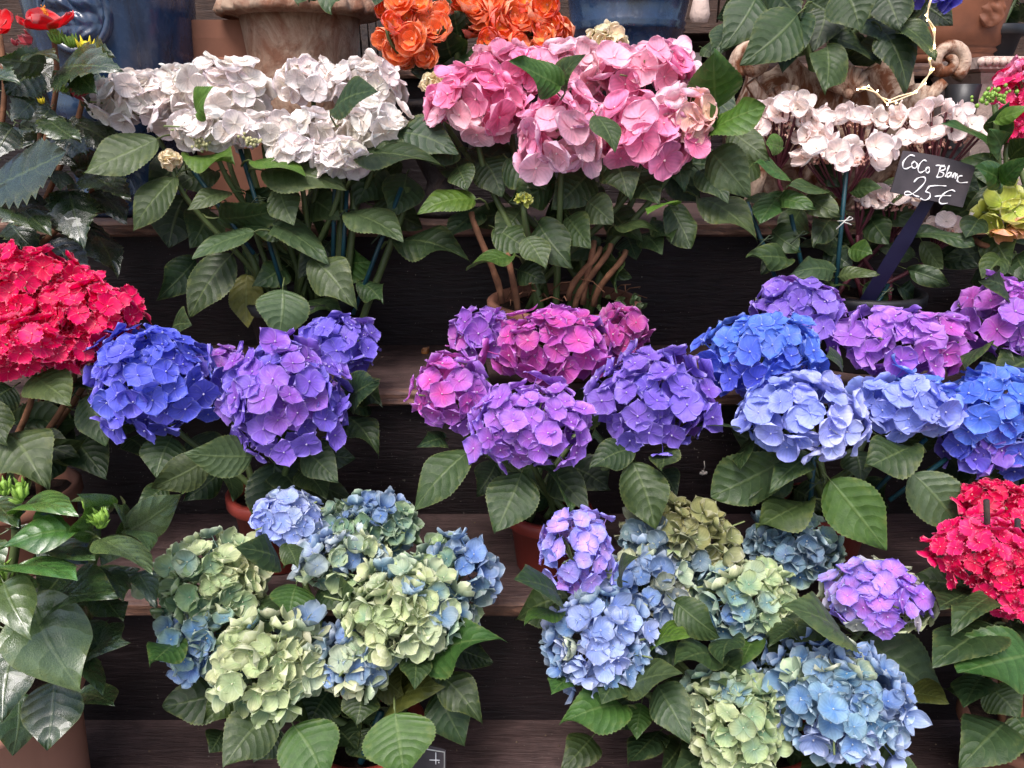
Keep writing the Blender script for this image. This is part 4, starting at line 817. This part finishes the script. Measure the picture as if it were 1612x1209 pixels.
# --- orange begonia in a dark iron urn
BX = (740-806)/FPX*(1.25*cos(PITCH)-.0)
t, x = urn('bronze_urn', 'small dark bronze urn holding the orange begonia', 690, 1.22, 1.301, [(.001, 0), (.045, 0), (.047, .01), (.025, .025), (.02, .05), (.03, .07), (.045, .10), (.05, .14), (.047, .15), (.05, .155), (.056, .16), (.056, .166), (.045, .17), (.04, .14)], 'darkiron')
for sx in (-1, 1):
    b = MB(); b.tube([(x+sx*.046, 1.22, 1.301+.13), (x+sx*.07, 1.22, 1.301+.14), (x+sx*.072, 1.22, 1.301+.11), (x+sx*.044, 1.22, 1.301+.09)], .005, 6); b.obj('handle', 'darkiron', t)
t = thing('begonia', 'orange double flowered begonia with dark rounded leaves', 'begonia', (x, 1.22, 1.46))
def begonia_geo(rng):
    mb = MB()
    for ring_, (L, cup, n) in enumerate(((.5, .15, 5), (.40, .5, 4), (.24, .9, 3))):
        for k in range(n): petal(mb, k*2*pi/n+ring_*.6+rng.uniform(-.2, .2), L*rng.uniform(.85, 1.1), L*.72, prof_round, cup, .13, rng, .35, .02*ring_)
    mb.ball((0, 0, .05), .05, 5, 3, rad=-1., rnd=.5); return mb
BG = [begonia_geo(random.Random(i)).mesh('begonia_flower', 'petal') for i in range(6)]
rg = random.Random(12); base = Vector((x, 1.22, 1.46)); ends = []
cl = [(604, 62), (625, 78), (650, 62), (615, 40), (640, 30), (662, 42), (676, 70), (630, 5), (608, 15), (658, 10), (690, 50), (672, 90), (695, 20), (736, 10), (760, 22), (750, 45), (775, 5), (785, 40), (802, 20), (770, 62), (800, 55), (820, 35), (790, 78), (815, 72), (835, 55), (845, 25), (860, 60), (855, 82), (872, 40), (880, 62), (830, 5), (862, 8), (725, 0), (775, 85), (850, 45), (640, 88), (885, 50)]
for fx, fy in cl:
    p = at(fx, fy, 1.16+rg.uniform(-.025, .03)+(.03 if fx > 720 else 0)); k = mpp(p); n = Vector((rg.gauss(0, .5), -1, rg.gauss(.25, .4))).normalized()
    q = n.to_track_quat('Z', 'Y').to_matrix() @ Matrix.Rotation(rg.uniform(0, 6), 3, 'Z'); s_ = rg.uniform(38, 60)*k
    o = link('flower', rg.choice(BG), t, Matrix.Translation(p) @ (q*s_).to_4x4()); hot = rg.random()
    o.color = (*(lin((244, 112, 36)) if hot < .6 else lin((246, 150, 54))), 1); o['tip'] = lin((252, 150, 96)) if hot < .7 else lin((242, 84, 50))
    if rg.random() < .3: ends.append(p-n*.01)
stems_to(t, base, ends, .003, 'stem', .02)
leaves(t, 1.20, [(715, 95, 700, 45, 60, 'k'), (730, 90, 770, 120, 60, 'd'), (705, 100, 650, 110, 50, 'k', .01), (725, 70, 715, 20, 50, 'd', .01), (720, 90, 745, 140, 70, 'd', -.01), (800, 90, 840, 100, 50, 'k', .02), (690, 30, 710, 5, 40, 'd', .02), (735, 100, 700, 150, 60, 'k', .0), (770, 70, 820, 110, 60, 'd', .03), (820, 50, 860, 90, 60, 'd', .03), (650, 50, 620, 90, 50, 'd', .03)], 'beg')
MB().tube(bez(at(722, 160, 1.21), at(720, 120, 1.2), at(722, 90, 1.19), at(716, 62, 1.18)), .005, 7).obj('stem', 'stem', t)

# --- red hibiscus in front of the blue pot
z = TR[2][0]+.001; HX = (30-806)/FPX*(1.08*cos(PITCH)+(CAMZ-z)*sin(PITCH))
t = thing('hibiscus', 'red flowering hibiscus with dark glossy leaves in front of the blue pot', 'hibiscus', (HX, 1.08, z))
base = pot(t, (HX, 1.08, z), .075, .12, 'pot_black')
sts = stems_to(t, base, [at(85, 62, 1.08), at(0, 55, 1.10), at(130, 85, 1.09), at(60, 180, 1.05), at(150, 270, 1.07)], .004, 'woodstem', .03)
def hib_flower(px, py, Y, s, ax, seed, n=5):
    rg = random.Random(seed); p = at(px, py, Y); k = s*mpp(p); q = Vector(ax).normalized().to_track_quat('Z', 'Y').to_matrix(); b = MB()
    colm = [q @ Vector((0, 0, i*.12))*k+p for i in range(6)]; b.tube(colm, .03*k, 6)
    for i in range(40):
        a = rg.uniform(0, 6.28); h0 = rg.uniform(.3, .66); b.ball(p+q @ Vector((cos(a)*.06, sin(a)*.06, h0))*k, .02*k, 4, 3)
    f = b.obj('flower', 'stamen', t)
    cb = MB(); cb.lathe([(.02*k, -.3*k), (.10*k, -.2*k), (.12*k, -.05*k), (.14*k, .06*k)], 10); cb.v = [tuple(q @ Vector(v)+p) for v in cb.v]; o = cb.obj('calyx', 'bud', f); o.matrix_basis = Matrix()
    for i in range(n):
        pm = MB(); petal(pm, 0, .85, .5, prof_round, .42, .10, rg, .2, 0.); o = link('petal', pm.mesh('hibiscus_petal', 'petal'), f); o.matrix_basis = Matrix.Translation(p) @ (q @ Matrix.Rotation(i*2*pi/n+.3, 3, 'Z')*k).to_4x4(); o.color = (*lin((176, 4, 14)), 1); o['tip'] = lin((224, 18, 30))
hib_flower(82, 46, 1.06, 52, (-.15, -.2, 1), 1); hib_flower(-12, 48, 1.06, 42, (.2, -.5, .8), 2)
def bud(px, py, Y, s, mat, ax, n=6):
    p = at(px, py, Y); k = s*mpp(p); q = Vector(ax).normalized().to_track_quat('Z', 'Y').to_matrix(); b = MB(); b.ball((0, 0, .3), .34, 8, 6, (1, 1, 1.5))
    for i in range(n):
        a = i*2*pi/n; e = Vector((cos(a), sin(a), 0)); b.tube([e*.15-Vector((0, 0, .15)), e*.42+Vector((0, 0, .2)), e*.5+Vector((0, 0, .6)), e*.62+Vector((0, 0, .98))], [.06, .15, .11, .01], 5)
    b.v = [tuple(q @ Vector(v)*k+p) for v in b.v]; return b, mat
for a in ((138, 82, 1.05, 22, 'ybud', (.2, -.5, 1)), (114, 72, 1.06, 18, 'bud', (-.1, -.2, 1)), (92, 66, 1.06, 18, 'bud', (-.1, -.2, 1)), (98, 142, 1.04, 12, 'bud', (.6, -.3, .5)), (66, 162, 1.04, 9, 'ybud', (.1, -.3, .9))):
    b, m_ = bud(*a); b.obj('bud', m_, t)
for (px, py, s, ax) in ((50, 68, 26, (-.4, -.6, .5)), (112, 142, 30, (.9, -.2, -.1)), (25, 72, 14, (0, 0, 1))):
    b = MB(); p = at(px, py, 1.04); k = s*mpp(p); q = Vector(ax).normalized().to_track_quat('Z', 'Y').to_matrix()
    for i in range(4): petal(b, i*1.57, .5, .3, prof_point, 1.2, .1, rg, .5)
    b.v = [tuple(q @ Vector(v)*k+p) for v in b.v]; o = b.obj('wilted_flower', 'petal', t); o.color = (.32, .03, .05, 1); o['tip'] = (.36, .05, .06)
leaves(t, 1.05, [(92, 112, 190, 108, 52, 'd', -.01), (118, 104, 152, 148, 50, 'm', -.02), (75, 188, 128, 226, 40, 'm', -.03), (-4, 292, 104, 238, 48, 'k', -.03), (-5, 320, 82, 372, 56, 'd', -.03), (108, 302, 132, 394, 66, 'd', -.02), (134, 272, 206, 312, 46, 'd', -.01), (70, 100, -10, 92, 44, 'm', .0), (60, 110, 10, 150, 60, 'd', .0),
    (-10, 120, 28, 132, 44, 'm', -.03), (60, 150, 20, 190, 50, 'd', .0), (80, 170, 55, 210, 40, 'd', .0), (100, 215, 135, 245, 40, 'd', .0), (60, 230, 120, 260, 50, 'k', .0), (20, 200, -10, 250, 50, 'k', .0), (85, 270, 95, 300, 40, 'd', -.02), (55, 300, 20, 350, 50, 'k', .0), (130, 350, 185, 440, 44, 'k', .02), (50, 88, 90, 96, 30, 'd', -.02), (120, 100, 180, 90, 30, 'd', .02), (150, 300, 200, 350, 40, 'k', .02), (15, 350, 60, 400, 50, 'k', .02), (80, 380, 140, 430, 50, 'k', .04)], 'lobe')
filler(t, sts, 26, .07, 'lobe', 31, .45, .95, 'dkk')

# --- glossy hibiscus-leaved plant in the pale terracotta pot
z = TR[4][0]+.001; GX = (-10-806)/FPX*(.665*cos(PITCH)+(CAMZ-z-.15)*sin(PITCH))
t = thing('glossy_plant', 'glossy green leaved plant with fresh bud tips in a pale terracotta pot', 'plant', (GX, .665, z))
base = pot(t, (GX, .665, z), .085, .17, 'pot_pink', .007, .82)
tips = [(20, 775), (155, 818), (12, 900)]
sts = stems_to(t, base, [at(20, 790, .66), at(152, 835, .66), at(12, 920, .60), at(-60, 850, .66), at(90, 930, .66)], .005, 'stem', .03)
for px, py in tips:
    p = at(px, py, .64); rg = random.Random(px)
    for i in range(5):
        b, m_ = bud(px+rg.uniform(-16, 16), py+rg.uniform(-18, 18), .64-rg.uniform(0, .02), rg.uniform(15, 22), 'bud', (rg.gauss(0, .5), rg.gauss(-.3, .3), 1)); b.obj('bud', 'bud', t)
leaves(t, .645, [(35, 800, 120, 806, 34, 'g', .0), (142, 832, 124, 780, 58, 'g', .01), (158, 848, 240, 902, 56, 'l', -.02), (28, 896, 122, 912, 42, 'g', -.04), (122, 838, -5, 868, 40, 'g', -.02), (206, 834, 236, 868, 28, 'm', .02), (196, 836, 186, 794, 42, 'd', .04), (6, 918, 48, 1002, 66, 'l', -.06), (52, 942, 128, 1088, 112, 'l', -.04),
    (68, 940, 180, 932, 58, 'm', -.01), (148, 928, 194, 980, 38, 'd', .02), (150, 1028, 197, 1008, 44, 'd', .01), (128, 1036, 162, 1094, 34, 'm', .0), (124, 1092, 180, 1110, 48, 'm', .01), (86, 1072, 74, 1182, 80, 'd', -.04), (22, 1015, 4, 1135, 76, 'd', -.05), (30, 1090, 20, 1190, 66, 'd', -.03), (90, 860, 150, 880, 44, 'm', .01), (30, 830, 80, 870, 50, 'd', .03), (-10, 790, 30, 830, 50, 'm', .01), (100, 900, 60, 950, 56, 'd', .02), (170, 900, 195, 945, 40, 'd', .03), (130, 980, 160, 1030, 50, 'd', .03), (-20, 850, -5, 905, 50, 'm', -.02), (215, 900, 245, 950, 34, 'd', .03), (110, 790, 170, 800, 40, 'm', .03), (90, 810, 50, 850, 44, 'g', .0), (180, 850, 160, 890, 40, 'd', .02), (100, 1000, 140, 1050, 50, 'd', .03), (20, 985, 60, 1040, 60, 'd', .02)], 'gloss')
filler(t, sts, 22, .065, 'gloss', 33, .35, .95, 'dm')

ux = at(487, 200, 1.29).x
t = thing('trailing_plant', 'small trailing plant with a few leaves over the rim of the rusty urn', 'plant', (ux, 1.29, 1.62))
b = MB(); b.lathe([(.001, 1.622), (.08, 1.622), (.081, 1.612), (.001, 1.611)], 24, (ux, 1.29, 0)); b.obj('soil', 'soil', t)
sts = stems_to(t, Vector((ux, 1.29, 1.62)), [at(x0, y0, 1.24) for x0, y0 in ((520, -35), (470, -40), (440, -30), (590, -25))], .002)
leaves(t, 1.165, [(512, -22, 522, 20, 34, 'm'), (476, -30, 470, 6, 28, 'm'), (500, -20, 488, 2, 20, 'd'), (590, -20, 592, 8, 18, 'd', .03)], 'oval')
